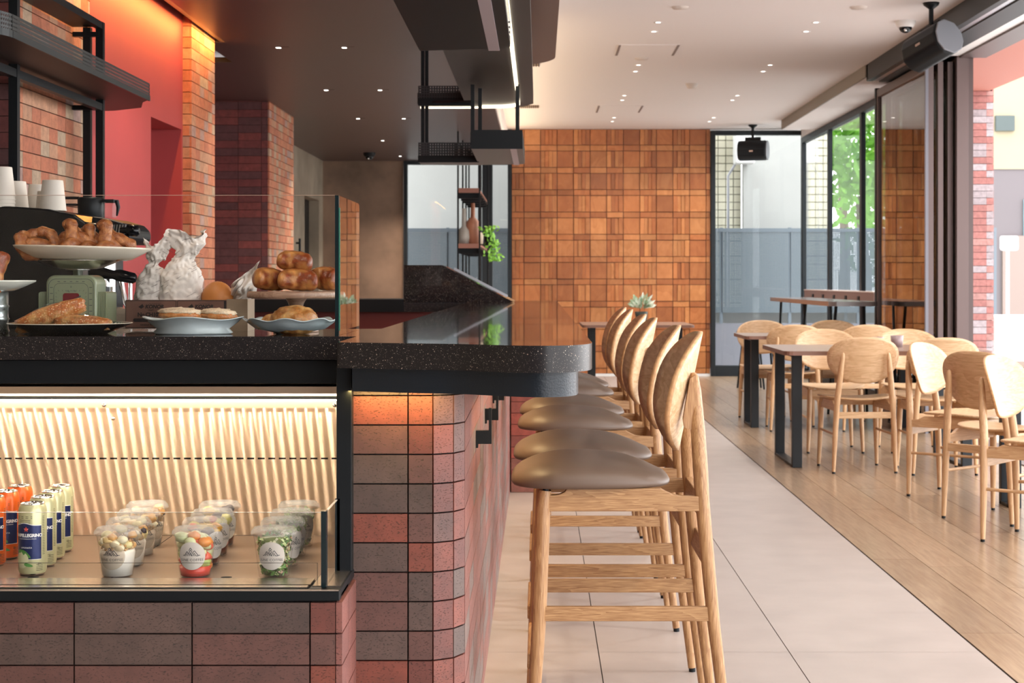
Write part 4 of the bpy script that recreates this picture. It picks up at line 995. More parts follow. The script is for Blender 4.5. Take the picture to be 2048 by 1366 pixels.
# ------------------------------------------------------------------ drinks cans
def label_can(color_main, first):
    o = thing('drink_can', 'x', 'can', group='x')
    t = MB(); r = .0288
    prof = [(0, .004), (.018, .004), (.0235, .0), (.0265, .005), (r, .011), (r, .136), (.0270, .1435), (.0248, .1485), (.0252, .1505), (.0240, .1512), (.0232, .1495), (.0228, .1475), (0, .1475)]
    t.lathe(prof[:4], 32, mi=1); t.lathe(prof[3:8], 32, mi=0); t.lathe(prof[7:], 32, mi=1)
    t.build('body', [color_main, M['chrome']], o)
    def on(rr, a0=0.0):
        return lambda x, y: (rr*math.sin(x/rr+a0), -rr*math.cos(x/rr+a0), y)
    # blue label wrap
    t = MB(); seg = 24; a0, a1 = R(-120), R(48); vs = []; rr = r+.0002
    for k in range(seg+1):
        u = k/seg; a = a0+(a1-a0)*u; top = .106 + .005*math.exp(-((a-R(-25))/.5)**2); bot = .036
        vs += [(rr*math.sin(a), -rr*math.cos(a), bot), (rr*math.sin(a), -rr*math.cos(a), top)]
    t.add(vs, [(2*k, 2*k+2, 2*k+3, 2*k+1) for k in range(seg)], None, 0, True); t.build('label', M['can_blue'], o)
    t = MB(); rr = r+.0004
    for z0, z1 in ((.0352, .0362), (.1058, .1072)):
        vs = []
        for k in range(seg+1):
            a = R(-120)+R(168)*k/seg; e = (.005*math.exp(-((a-R(-25))/.5)**2)) if z0 > .05 else 0
            vs += [(rr*math.sin(a), -rr*math.cos(a), z0+e), (rr*math.sin(a), -rr*math.cos(a), z1+e)]
        t.add(vs, [(2*k, 2*k+2, 2*k+3, 2*k+1) for k in range(seg)], None, 0, True)
    f = on(rr)
    text_on(t, 'SANPELLEGRINO', .0092, lambda x, y: f(x-.0065, y+.0855), .92, bold=.0004)
    text_on(t, 'ITALIAN SPARKLING DRINKS', .0030, lambda x, y: f(x-.006, y+.0785), 1.0)
    text_on(t, 'LIMONATA' if first else 'ARANCIATA', .0048, lambda x, y: f(x-.008, y+.0600), 1.05)
    text_on(t, '18    99', .003, lambda x, y: f(x-.008, y+.0985), 1.0)
    t.build('lettering', M['white'], o)
    t = MB(); st = [(math.sin(PI*k/5)*(.0062 if k % 2 == 0 else .0026), math.cos(PI*k/5)*(.0062 if k % 2 == 0 else .0026)) for k in range(10)]
    t.add([f(-.008+a, .0985+b) for a, b in st], [list(range(10))[::-1]], None, 0); t.build('star', mat('red star', (.65, .05, .03), .4), o)
    # fruit and leaves
    t = MB(); rr2 = r+.0005; vs = [(rr2*math.sin(R(-38)), -rr2*math.cos(R(-38)), .038)]
    n = 20; vs = [(rr2*math.sin(-.019/rr2), -rr2*math.cos(-.019/rr2), .0345)]
    for q in (1, 2, 3, 4):
        for k in range(n):
            a = 2*PI*k/n; x = -.019+.0165*q/4*math.cos(a); y = .0345+.0175*q/4*math.sin(a); vs.append((rr2*math.sin(x/rr2), -rr2*math.cos(x/rr2), y))
    t.add(vs, [(0, 1+k, 1+(k+1) % n) for k in range(n)]+[(1+(q-1)*n+k, 1+q*n+k, 1+q*n+(k+1) % n, 1+(q-1)*n+(k+1) % n) for q in (1, 2, 3) for k in range(n)], None, 0, True); fr_ = t.build('fruit_print', M['lemon'] if first else M['orange_fruit'], o)
    t = MB(); rr3 = r+.0008
    for (cx, cy, an, ln, wd) in ((-.0085, .047, -38, .013, .0045), (-.022, .053, 10, .009, .0035), (-.003, .024, -14, .010, .0035)):
        vs = []
        for k in range(10):
            a = 2*PI*k/10; u = ln*math.cos(a); w = wd*math.sin(a)*(1-.3*math.cos(a)); x = cx+u*math.cos(R(an))-w*math.sin(R(an)); y = cy+u*math.sin(R(an))+w*math.cos(R(an)); vs.append((rr3*math.sin(x/rr3), -rr3*math.cos(x/rr3), y))
        t.add(vs, [list(range(10))], None, 0)
    t.build('leaf_print', mat('leaf print', (.08, .25, .05), .5), o)
    t = MB(); f5 = on(r+.0003)
    for (cx, z0, lines, ww) in ((-.012, .121, 2, .017), (-.012, .110, 3, .013), (.031, .045, 16, .0035), (.022, .012, 5, .006), (.016, .012, 3, .003), (.030, .100, 8, .003), (.016, .024, 2, .003)):
        for q in range(lines):
            z = z0+q*.0034; vs = [f5(cx-ww, z), f5(cx-ww/3, z), f5(cx+ww/3, z), f5(cx+ww, z), f5(cx+ww, z+.0011), f5(cx+ww/3, z+.0011), f5(cx-ww/3, z+.0011), f5(cx-ww, z+.0011)]
            t.add(vs, [(0, 1, 6, 7), (1, 2, 5, 6), (2, 3, 4, 5)], None, 0)
    t.build('fine_print', mat('fine print', (.10, .08, .05), .6), o)
    t = MB(); t.lathe([(.0095, .1478), (.0105, .1492), (.0085, .1495)], 16, sx=.7, sy=1.0); t.lathe([(.018, .1476), (.0188, .1482), (.0194, .1476)], 24); t.build('ring_pull', M['chrome'], o)
    return o
M['can_blue'] = mat('blue foil', (.012, .022, .10), .28, metal=.35)
M['lemon'] = mat('lemon print', (.62, .60, .36), .5); M['orange_fruit'] = mat('orange print', (.75, .24, .03), .5)
can_g = mat('pale green can', (.55, .53, .30), .28, metal=.25); can_o = mat('orange can', (.80, .13, .015), .28, metal=.2)
TZ = .5505
cg = label_can(can_g, True); ys = [3.442, 3.546, 3.640, 3.737]; xs = [-1.066, -1.076, -1.085, -1.094]
gl = ['pale green lemon drink can at the front of its row', 'pale green lemon drink can, second in its row', 'pale green lemon drink can, third in its row', 'pale green lemon drink can at the back of its row']
cg['group'] = 'pale green drink cans'
for k in (1, 2, 3): place(cg, False, (xs[k], ys[k], TZ), R((4, 12, 14, 18)[k]), gl[k])
cg.location = (xs[0], ys[0], TZ); cg.rotation_euler = (0, 0, R(6)); cg['label'] = gl[0]
co = label_can(can_o, False); co['group'] = 'orange drink cans'
ol = ['orange drink can nearest the front, cut by the left edge', 'orange drink can in the middle of its row', 'orange drink can at the back of its row']
for k, (x, y) in list(enumerate(((-1.186, 3.546), (-1.186, 3.64), (-1.187, 3.737))))[1:]: place(co, False, (x, y, TZ), R((10, 22, 24)[k]), ol[k])
co.location = (-1.186, 3.546, TZ); co.rotation_euler = (0, 0, R(22)); co['label'] = ol[0]
# ------------------------------------------------------------------ lidded cups
def logo(mb, f):
    def ln(pts, w=.0006):
        for (a, b), (c, d) in zip(pts[:-1], pts[1:]):
            L_ = math.hypot(c-a, d-b); nx, ny = -(d-b)/L_*w, (c-a)/L_*w
            mb.add([f(a+nx, b+ny), f(c+nx, d+ny), f(c-nx, d-ny), f(a-nx, b-ny)], [(0, 1, 2, 3)])
    ln([(-.0165, 0), (-.013, 0), (-.0085, .0075), (-.005, .0025)]); ln([(-.011, -.001), (-.0015, .0145), (.0085, -.001), (.013, -.001)])
    ln([(-.0075, -.001), (-.0015, .0105), (.0055, -.001)]); ln([(-.004, -.001), (-.0015, .0055), (.002, -.001)]); ln([(.003, .006), (.006, .009), (.0125, .0), (.0165, .0)]); ln([(-.0035, .003), (.001, -.001)])
LOGO = None
def cup(loc, kind, lab, grp, rz, seed):
    g = random.Random(seed)
    o = thing('lidded_cup', lab, 'cup', loc, rz, grp)
    r0, r1, h = .0315, .0435, .092
    t = MB(); t.lathe([(0, .002), (r0-.002, .002), (r0, .0), (r0+.0008, .004), (r0+.0012, .012), (r0+.0018, .0125), (r1-.001, h-.006), (r1, h-.004), (r1+.0015, h)], 36)
    t.build('cup_body', M['clear'], o)
    t = MB(); t.lathe([(0, h+.0085), (.030, h+.0085), (.036, h+.0080), (.0375, h+.0100), (.042, h+.0098), (.0435, h+.006), (.0460, h+.005), (.0480, h+.002), (.0485, h-.003), (.0465, h-.005)], 40, fn=lambda a, r, z: 1+(.006*math.sin(a*40) if r > .045 else 0))
    ld_ = t.build('lid', M['clear_lid'], o)
    t = MB(); t.lathe([(.004, h+.0088), (.012, h+.0105), (.013, h+.0088), (.020, h+.0098), (.021, h+.0088), (.028, h+.0098), (.029, h+.0088)], 30, fn=lambda a, r, z: 1+.05*math.sin(5*a)); t.build('lid_relief', M['clear_lid'], ld_)
    def R_at(z): return r0+(r1-r0)*z/h
    if kind == 'yogurt':
        t = MB(); n = 7
        t.lathe([(0, .003), (r0-.0012, .003), (R_at(.05)-.0012, .050), (R_at(.055)-.004, .056), (0, .056)], 30); t.build('yogurt', M['yog'], o)
        t = MB(); pal = [(.50, .28, .10), (.62, .40, .18), (.70, .52, .30), (.28, .14, .06)]
        for i in range(120):
            a = g.uniform(-1.2, 1.8); z = g.uniform(.052, .078); rr_ = (R_at(z)-.006)*math.sqrt(g.uniform(.35, 1)); t.ico((rr_*math.sin(a), -rr_*math.cos(a), z), g.uniform(.0018, .0036), 1, col=g.choice(pal))
        t.build('granola', M['attr_food'], o)
        t = MB(); pal = [(.72, .62, .30), (.70, .50, .22), (.78, .70, .48), (.66, .36, .12)]
        for i in range(16):
            a = g.uniform(-2.6, 2.6); z = g.uniform(.062, .086); rr_ = R_at(z)-.012; q_ = g.random()*9; t.ico((rr_*math.sin(a), -rr_*math.cos(a), z), g.uniform(.010, .0135), 2, sz=.75, col=g.choice(pal), fn=lambda p: 1+.25*mnoise.noise(p*1.5+Vector((q_, 0, 0))))
        t.build('fruit_pieces', M['attr_food'], o)
        if seed % 2: 
            t = MB(); t.ico((.026, -.022, .075), .008, 1, col=(.03, .015, .02)); t.ico((.015, -.030, .072), .006, 1, col=(.05, .02, .03)); t.build('berries', M['attr_food'], o)
    elif kind == 'fruit':
        t = MB(); t.lathe([(0, .003), (r0-.0015, .003), (R_at(.022)-.0015, .022), (0, .022)], 30); t.build('juice', M['melon'] if seed % 4 == 0 else M['dark_fruit'], o)
        t = MB(); pal = [(.58, .62, .36), (.62, .10, .06), (.70, .66, .38), (.72, .26, .05), (.42, .50, .15)] if seed % 4 == 0 else [(.05, .02, .02), (.62, .30, .05), (.66, .12, .05), (.60, .55, .20), (.72, .45, .08)]
        for i in range(46):
            a = g.uniform(-PI, PI); z = .022+(.064)*i/46; rr_ = (R_at(z)-.0125)*g.choice((1, 1, .4)); c = g.choice(pal)
            if z > .066 and seed % 4 == 0: c = g.choice(pal[:4])
            q_ = g.random()*9; t.ico((rr_*math.sin(a)*.95, -rr_*math.cos(a)*.95, z), g.uniform(.0115, .0155), 2, sx=1, sy=.75, sz=.8, rot=Matrix.Rotation(g.random()*3, 3, 'X'), col=c, fn=lambda p: 1+.28*mnoise.noise(p*1.5+Vector((q_, 0, 0))))
        t.build('fruit_pieces', M['attr_food'], o)
    else:
        t = MB(); pal = [(.12, .26, .06), (.20, .36, .10), (.42, .48, .22), (.62, .60, .40), (.10, .20, .05), (.36, .22, .12)] if seed % 4 == 0 else ([(.14, .28, .07), (.60, .60, .42), (.25, .40, .12), (.35, .22, .12)] if seed % 4 == 1 else [(.62, .62, .46), (.66, .64, .50), (.35, .46, .20)])
        for i in range(420):
            a = g.uniform(-PI, PI); z = g.uniform(.006, .084); rr_ = (R_at(z)-.0055)*math.sqrt(g.uniform(.72, 1)); c = Vector((rr_*math.sin(a), -rr_*math.cos(a), z))
            u = Vector((math.cos(a), math.sin(a), g.gauss(0, .8))).normalized()*g.uniform(.004, .008); w = Vector((-math.sin(a)*.3, math.cos(a)*.3, g.gauss(0, 1))).normalized()*g.uniform(.003, .006)
            nn_ = u.cross(w).normalized()*.0018; k_ = pal[0] if (z < .03 and g.random() < .6 and seed % 4 == 0) else g.choice(pal)
            t.add([c-u, c-w*.8+nn_, c+u, c+w+nn_], [(0, 1, 2), (0, 2, 3)], k_, 0, True)
        t.lathe([(0, .004), (r0-.010, .004), (R_at(.08)-.014, .080), (0, .083)], 20, col=(.16, .20, .08)); t.build('salad_leaves', M['attr_food'], o)
    # round sticker
    def f(x, y):
        z = y+.0475; rr_ = R_at(z)+.0006; return (rr_*math.sin(x/rr_), -rr_*math.cos(x/rr_), z)
    t = MB(); n = 32; rg2 = [f(0, 0)]
    for q in (1, 2, 3):
        for k in range(n): a = 2*PI*k/n; rg2.append(f(.0295*q/3*math.cos(a), .0295*q/3*math.sin(a)))
    fs = [(0, 1+k, 1+(k+1) % n) for k in range(n)]+[(1+(q-1)*n+k, 1+q*n+k, 1+q*n+(k+1) % n, 1+(q-1)*n+(k+1) % n) for q in (1, 2) for k in range(n)]
    t.add(rg2, fs, None, 0, True); sk = t.build('sticker', M['sticker'] if kind != 'yogurt' else M['sticker_clear'], o)
    def f2(x, y):
        z = y+.0475; rr_ = R_at(z)+.0009; return (rr_*math.sin(x/rr_), -rr_*math.cos(x/rr_), z)
    t = MB(); logo(t, lambda x, y: f2(x*1.1, y*1.1+.0015)); text_on(t, 'JUNE COFFEE', .0074, lambda x, y: f2(x, y-.0085), 1.15); t.build('sticker_print', M['ink'], sk)
    return o
M['yog'] = mat('yogurt', (.80, .76, .68), .4); M['melon'] = mat('watermelon juice', (.62, .06, .04), .25); M['dark_fruit'] = mat('dark juice', (.10, .02, .01), .25)
M['attr_food'] = mat('food', (1, 1, 1), .35, attr=True, spec=.5); M['ink'] = mat('ink', (.05, .05, .06), .6)
M['sticker'] = mat('paper sticker', (.62, .56, .50), .6); M['sticker_clear'] = glass_mat('frosted sticker', (.95, .9, .85), haze=.30, haze_col=(.45, .38, .30))
for kind, pts_, rz_, w in (('yogurt', [(-.883, 3.425), (-.892, 3.555), (-.902, 3.685), (-.914, 3.815)], (-6, 30, 40, 50), 'yogurt and granola'),
                       ('fruit', [(-.720, 3.425), (-.727, 3.555), (-.735, 3.685), (-.745, 3.815)], (0, 50, 40, 40), 'mixed fruit'),
                       ('salad', [(-.555, 3.425), (-.5565, 3.555), (-.558, 3.685), (-.5605, 3.815)], (0, 55, 20, 25), 'green salad')):
    for k, (x, y) in enumerate(pts_):
        pos = ('at the front of its row', 'second in its row', 'third in its row', 'at the back of its row')[k]
        cup((x, y, TZ), kind, 'clear lidded cup of %s %s' % (w, pos), 'lidded cups in the display case', R(rz_[k]), k)
# ------------------------------------------------------------------ food on the counter
def bread_mat(name, top, low, seeds=False, scale=38, flake=.5):
    m, nt, o = new_mat(name); p = N(nt, 'ShaderNodeBsdfPrincipled'); p.inputs['Roughness'].default_value = .36; p.inputs['Specular IOR Level'].default_value = .5; L(nt, p.outputs[0], o.inputs[0])
    tc = N(nt, 'ShaderNodeTexCoord'); n1 = N(nt, 'ShaderNodeTexNoise'); n1.inputs['Scale'].default_value = scale; n1.inputs['Detail'].default_value = 5; L(nt, tc.outputs['Object'], n1.inputs[0])
    r1 = N(nt, 'ShaderNodeMapRange'); r1.inputs['From Min'].default_value = .33; r1.inputs['From Max'].default_value = .56; L(nt, n1.outputs[0], r1.inputs[0])
    mx = N(nt, 'ShaderNodeMix', data_type='RGBA'); mx.inputs[6].default_value = c4(low); mx.inputs[7].default_value = c4(top); L(nt, r1.outputs[0], mx.inputs[0])
    last = mx.outputs[2]
    n2 = N(nt, 'ShaderNodeTexNoise'); n2.inputs['Scale'].default_value = scale*4; n2.inputs['Detail'].default_value = 3; L(nt, tc.outputs['Object'], n2.inputs[0])
    r2 = N(nt, 'ShaderNodeMapRange'); r2.inputs['From Min'].default_value = .3; r2.inputs['From Max'].default_value = .7; r2.inputs['To Min'].default_value = 1-flake*.6; r2.inputs['To Max'].default_value = 1.25; L(nt, n2.outputs[0], r2.inputs[0])
    m2 = N(nt, 'ShaderNodeMix', data_type='RGBA', blend_type='MULTIPLY'); m2.inputs[0].default_value = 1; L(nt, last, m2.inputs[6]); L(nt, r2.outputs[0], m2.inputs[7]); last = m2.outputs[2]
    if seeds:
        v = N(nt, 'ShaderNodeTexVoronoi'); v.inputs['Scale'].default_value = 170; L(nt, tc.outputs['Object'], v.inputs['Vector'])
        lt = N(nt, 'ShaderNodeMath', operation='LESS_THAN'); lt.inputs[1].default_value = .28; L(nt, v.outputs['Distance'], lt.inputs[0])
        m3 = N(nt, 'ShaderNodeMix', data_type='RGBA'); m3.inputs[7].default_value = (.62, .40, .20, 1); L(nt, lt.outputs[0], m3.inputs[0]); L(nt, last, m3.inputs[6]); last = m3.outputs[2]
    L(nt, last, p.inputs['Base Color'])
    b = N(nt, 'ShaderNodeBump'); b.inputs['Strength'].default_value = .6; b.inputs['Distance'].default_value = .003; L(nt, n2.outputs[0], b.inputs['Height']); L(nt, b.outputs[0], p.inputs['Normal'])
    return m
M['roll'] = bread_mat('seeded crust', (.36, .11, .025), (.60, .34, .12), True)
M['croissant'] = bread_mat('croissant crust', (.19, .036, .008), (.62, .28, .08), False, 30)
M['scone'] = bread_mat('scone crust', (.34, .13, .03), (.62, .36, .13), False, 42)
M['pretzel'] = bread_mat('biscuit brown', (.23, .070, .020), (.44, .18, .06), False, 60)
M['toast'] = bread_mat('toast crust', (.42, .15, .04), (.55, .26, .10), False, 40); M['icing'] = bread_mat('icing', (.66, .50, .34), (.72, .60, .44), False, 70, .3)
M['ceramic'] = mat('grey green glaze', (.55, .56, .50), .22, noise=(14, .15), coat=.5); M['ceramic_blue'] = mat('blue grey glaze', (.52, .59, .61), .2, noise=(10, .25), coat=.5)
M['cream'] = mat('cream ceramic', (.62, .56, .46), .3, coat=.3)
def mottled(p, s=6.0, a=.05): return 1+a*math.sin(p.x*s+1)*math.sin(p.y*s*1.3)*math.cos(p.z*s*.9)
def roll(loc, ln, w, h, rot, m, lab, name='bread_roll', cat='bread roll', grp=None, segs=0):
    def fn(p):
        k = (1-abs(p.x)**4*.7)**.5/max(.4, (1-p.x*p.x)**.5)*.92+.06*mnoise.noise(p*2.6)
        if segs: k *= 1-.10*abs(math.sin(p.x*segs))**6
        return k
    t = MB(); t.ico((0, 0, 0), 1, 4, ln/2, w/2, h/2, fn=fn); o = t.build(name, m); o.location = loc; o.rotation_euler = [R(a) for a in rot]; tag(o, lab, cat, grp); return o
def croissant(loc, ln, rot, lab, m=None, h=.055):
    def fn(p):
        return (1-abs(p.x)**3.2*.8)**.5/max(.35, (1-p.x*p.x)**.5)*(.95+.07*abs(math.sin(p.x*6.4))) + .05*mnoise.noise(p*3.1)
    t = MB(); bm = bmesh.new(); bmesh.ops.create_icosphere(bm, subdivisions=4, radius=1)
    vs = []
    for v in bm.verts:
        p = v.co.copy(); k = fn(p); x = p.x*ln/2; y = p.y*k*h*.55 - .18*ln*(p.x**2); z = p.z*k*h/2*(.92 if p.z < 0 else 1.06); vs.append((x, y, z))
    t.add(vs, [[v.index for v in f.verts] for f in bm.faces], None, 0, True); bm.free()
    o = t.build('croissant', m or M['croissant']); o.location = loc; o.rotation_euler = [R(a) for a in rot]; tag(o, lab, 'croissant', 'croissants'); return o
# plate with black underside, two seeded rolls
p1 = thing('dark_plate', 'black plate with a thin white rim holding two seeded rolls', 'plate', (-1.110, 3.872, ZT))
t = MB(); t.lathe([(0, 0), (.085, 0), (.095, .004), (.142, .023), (.1445, .0245)], 48, mi=0); t.lathe([(.1445, .0245), (.1435, .0262), (.141, .0258)], 48, mi=1); t.lathe([(.141, .0258), (.095, .008), (0, .008)], 48, mi=0)
t.build('dish', [mat('black glaze', (.012, .014, .017), .18), M['cream']], p1)
t = MB()
for k in range(26):
    a = R(-70+6*k); t.obox((.125*math.cos(a), .125*math.sin(a), .0215), (.004*math.cos(a), .004*math.sin(a), .0016), (-.0013*math.sin(a), .0013*math.cos(a), 0), (0, 0, .0006))
t.build('rim_pattern', M['cream'], p1)
film = glass_mat('cling film', (.985, .985, .98), ior=1.35, haze=.012, boost=.9)
r1_ = roll((-1.148, 3.84, ZT+.043), .112, .054, .052, (0, -20, 6), M['roll'], 'long seeded roll leaning on the other on the black plate', grp='seeded rolls')
r2_ = roll((-1.068, 3.825, ZT+.026), .088, .050, .040, (0, 2, -4), M['roll'], 'flat seeded roll in clear film on the right of the black plate', grp='seeded rolls')
for base, lab, sc in ((r1_, 'crumpled clear film wrap over the leaning roll', .064), (r2_, 'crumpled clear film wrap over the flat roll', .054)):
    t = MB(); g = random.Random(sc)
    def fn(p): return 1+.06*math.sin(p.x*9+p.z*7)+.05*math.sin(p.y*11)+.25*max(0, abs(p.x)-.8)
    t.ico((0, 0, .001), 1, 3, sc, .029, .027 if sc > .06 else .022, fn=fn, smooth=False); o = t.build('film_wrap', film); o.location = base.location; o.rotation_euler = base.rotation_euler; tag(o, lab, 'film wrap')
# left plate on a silver can, croissants
t = MB(); t.lathe([(0, 0), (.058, 0), (.060, .006), (.057, .010), (.057, .030), (.060, .034), (.057, .038), (.057, .060), (.060, .064), (.057, .068), (.057, .098), (.054, .100), (0, .100)], 40)
sc_ = t.build('tin_can', mat('silver tin', (.45, .50, .50), .25, metal=.9)); sc_.location = (-1.325, 3.90, ZT); tag(sc_, 'ribbed silver tin propping up the left plate', 'tin')
t = MB(); t.lathe([(0, 0), (.07, 0), (.078, .003), (.120, .022), (.121, .026), (.117, .025), (.078, .008), (0, .008)], 48); o = t.build('raised_plate', M['ceramic']); o.location = (-1.325, 3.90, ZT+.1005); tag(o, 'cream plate raised on a silver tin at the left edge', 'plate')
croissant((-1.300, 3.875, ZT+.145), .105, (8, -68, 70), 'golden croissant on the left raised plate, its ridged end showing', h=.060)
croissant((-1.345, 3.915, ZT+.140), .100, (0, -60, 95), 'golden croissant behind the other on the left raised plate', h=.058)
# kitchen scale
sc = thing('kitchen_scale', 'sage green kitchen scale with a square dial', 'kitchen scale', (-1.142, 4.05, ZT))
sage = mat('sage enamel', (.235, .265, .165), .38, coat=.3); sage2 = mat('sage dial', (.225, .25, .155), .5)
t = MB(); t.prism(rr_pts(-.084, .084, .0, .098, .006, 3), -.045, .045, fn=lambda a, b, h: (a, -h, b)); t.build('base', sage, sc)
t = MB()
for s in (-1, 1):
    for k in range(4): xx = s*(.0665+.005*k); t.box(xx-.0012, xx+.0012, -.0475, -.045, .006, .094)
t.build('ribs', sage, sc)
t = MB(); t.prism(rr_pts(-.062, .062, .006, .139, .022, 6), -.030, .058, fn=lambda a, b, h: (a, -h, b)); t.build('head', sage, sc, bevel=.004, weld=True)
t = MB(); t.prism(rr_pts(-.055, .055, .012, .130, .018, 6), .058, .0595, fn=lambda a, b, h: (a, -h, b)); di = t.build('dial', sage2, sc)
def outline(mb, pts, w, fn):
    n = len(pts)
    for i in range(n):
        a = Vector((*pts[i], 0)); b = Vector((*pts[(i+1) % n], 0)); d = (b-a)
        if d.length < 1e-6: continue
        nn = Vector((-d.y, d.x, 0)).normalized()*w; mb.add([fn(*(a+nn).xy), fn(*(b+nn).xy), fn(*(b-nn).xy), fn(*(a-nn).xy)], [(0, 1, 2, 3)])
fd = lambda x, y: (x, -.0601, y)
t = MB(); outline(t, rr_pts(-.0545, .0545, .012, .1295, .017, 6), .0005, fd); outline(t, rr_pts(-.042, .042, -.0, .119, .014, 6)[0:], .0004, lambda x, y: fd(x, max(y, .012)))
for k in range(7):
    for s in (-1, 1): y = .108-k*.0145; t.add([fd(s*.048-.0035, y), fd(s*.048+.0035, y), fd(s*.048+.0035, y+.0014), fd(s*.048-.0035, y+.0014)], [(0, 1, 2, 3)])
for k in range(5): x = -.030+.015*k; t.add([fd(x-.003, .1225), fd(x+.003, .1225), fd(x+.003, .1238), fd(x-.003, .1238)], [(0, 1, 2, 3)])
for k in range(25):
    a = R(-30+10*k); c, s = math.cos(a), math.sin(a); e = 1/max(abs(c), abs(s)); r0_, r1__ = .037*e*.93, .0405*e*.93
    t.add([fd(c*r0_-s*.0003, .065+s*r0_+c*.0003), fd(c*r1__-s*.0003, .065+s*r1__+c*.0003), fd(c*r1__+s*.0003, .065+s*r1__-c*.0003), fd(c*r0_+s*.0003, .065+s*r0_-c*.0003)], [(0, 1, 2, 3)])
text_on(t, '5kg / 11lb', .006, lambda x, y: fd(x, y+.100)); text_on(t, '0', .007, lambda x, y: fd(x, y+.110))
t.build('dial_marks', M['ink'], di)
t = MB(); t.prism(rr_pts(-.020, .020, .055, .095, .006, 4), .0596, .0603, fn=lambda a, b, h: (a, -h, b)); t.build('dial_window', mat('dark red window', (.16, .012, .02), .2), di)
t = MB(); t.obox((.004, -.061, .078), (.020, 0, .010), (0, .0003, 0), (-.0006, 0, .0012)); t.build('pointer', M['ink'], di)
for s in (-1, 1):
    t = MB(); t.ico((s*.030, -.060, .070), .0035, 2); t.build('screw', M['chrome'], di)
t = MB(); t.lathe([(0, .139), (.012, .139), (.012, .150), (.030, .152), (.030, .154), (0, .154)], 24); t.build('neck', M['chrome'], sc)
t = MB(); t.lathe([(0, .154), (.045, .154), (.060, .157), (.088, .168), (.100, .1745), (.102, .1755), (.098, .1755), (0, .170)], 48); t.build('pan', M['steel'], sc)
pt = (-1.130, 4.05, ZT+.1765)
t = MB(); t.lathe([(0, 0), (.105, 0), (.118, .003), (.164, .028), (.1665, .033), (.162, .0325), (.118, .009), (0, .008)], 64); o = t.build('serving_plate', M['cream']); o.location = pt; o.rotation_euler = (0, R(1.3), 0); tag(o, 'wide cream plate of brown knotted pastries on top of the scale', 'plate')
def pretzel(loc, r, rot, lab, kind=0):
    t = MB(); pth = []; n = 40
    for k in range(n+1):
        a = 2*PI*k/n
        if kind == 0: x, y, z = math.sin(a)*1.0+math.sin(2*a)*.0, math.cos(a), .18*math.sin(3*a)
        else: x, y, z = (math.sin(a)+.6*math.sin(2*a))*.75, (math.cos(a)-.5*math.cos(2*a))*.8, .22*math.sin(3*a)
        pth.append((x*r, y*r, z*r))
    t.tube(pth, [r*(.36+.05*math.sin(k*1.7)) for k in range(n+1)], 10, cap=False, flat=.75); t.ico((0, 0, 0), r*.5, 3, sx=1.7, sy=.8, sz=.55, fn=lambda p: mottled(p, 9, .1))
    o = t.build('knotted_pastry', M['pretzel'], subsurf=0); o.location = loc; o.rotation_euler = [R(a) for a in rot]; tag(o, lab, 'pastry', 'brown knotted pastries'); return o
zb = ZT+.1765
for (x, y, z, r, rot, k, lab) in ((-1.235, 4.03, .052, .043, (42, 8, 20), 0, 'brown knotted pastry standing on the left of the upper plate'),
    (-1.195, 4.08, .055, .043, (40, -10, -10), 1, 'brown knotted pastry behind the left one on the upper plate'),
    (-1.138, 4.02, .064, .040, (44, 42, 12), 1, 'brown ring pastry leaning steeply in the middle of the upper plate'),
    (-1.098, 4.04, .056, .040, (40, 34, -6), 1, 'brown knotted pastry right of the steep ring'),
    (-1.055, 4.03, .058, .044, (48, 40, 4), 1, 'long brown pastry sloping down to the right on the upper plate'),
    (-1.262, 4.06, .032, .022, (30, 10, 0), 1, 'small brown pastry lying at the far left of the upper plate'),
    (-1.165, 3.985, .034, .026, (20, 0, 40), 1, 'small brown pastry lying at the front of the upper plate'),
    (-1.030, 4.02, .028, .022, (25, 12, 0), 1, 'small brown pastry lying at the far right of the upper plate')):
    pretzel((x, y, zb+z-.012), r, rot, lab, k)
# oval dish with glazed bread
def wavy_bowl(name, loc, rx, ry, h, lab, m, lobes=8, amp=.05, base=.55, cat='bowl'):
    t = MB(); seg = 96; prof = [(0, .0), (base, 0), (base+.05, .004), (.72, h*.35), (.88, h*.75), (.97, h*.98), (1.0, h), (.985, h+.002), (.94, h*.97), (.84, h*.72), (.68, h*.36), (.45, .010), (0, .008)]
    vs = []
    for r, z in prof:
        for k in range(seg):
            a = 2*PI*k/seg; w = 1+amp*math.cos(lobes*a)*max(0, (r-.45))/.55; vs.append((rx*r*w*math.cos(a), ry*r*w*math.sin(a), z+ (.0035*math.cos(lobes*a) if r > .9 else 0)))
    t.add(vs, [(i*seg+k, i*seg+(k+1) % seg, (i+1)*seg+(k+1) % seg, (i+1)*seg+k) for i in range(len(prof)-1) for k in range(seg)], None, 0, True)
    o = t.build(name, m); o.location = loc; tag(o, lab, cat); return o
wavy_bowl('oval_dish', (-.813, 3.845, ZT), .116, .085, .037, 'oval blue-grey glazed dish holding cream topped bread', M['ceramic_blue'], 4, .035, .74)
wavy_bowl('scalloped_bowl', (-.584, 3.845, ZT), .111, .085, .034, 'wide scalloped blue-grey bowl holding a golden scone', M['ceramic_blue'], 8, .035, .30)
def toast(loc, w, rot, lab):
    o = thing('topped_bread', lab, 'bread', loc, group='cream topped bread slices')
    t = MB(); t.ico((0, 0, .008), 1, 3, w/2, .03, .014, fn=lambda p: 1+.10*math.sin(p.x*8)*math.cos(p.y*6)); t.build('crust', M['toast'], o)
    t = MB(); t.ico((0, 0, .017), 1, 3, w/2*.95, .029, .010, fn=lambda p: 1+.18*math.sin(p.x*11+2)*math.cos(p.y*9)); t.build('topping', M['icing'], o)
    o.rotation_euler = [R(a) for a in rot]; return o
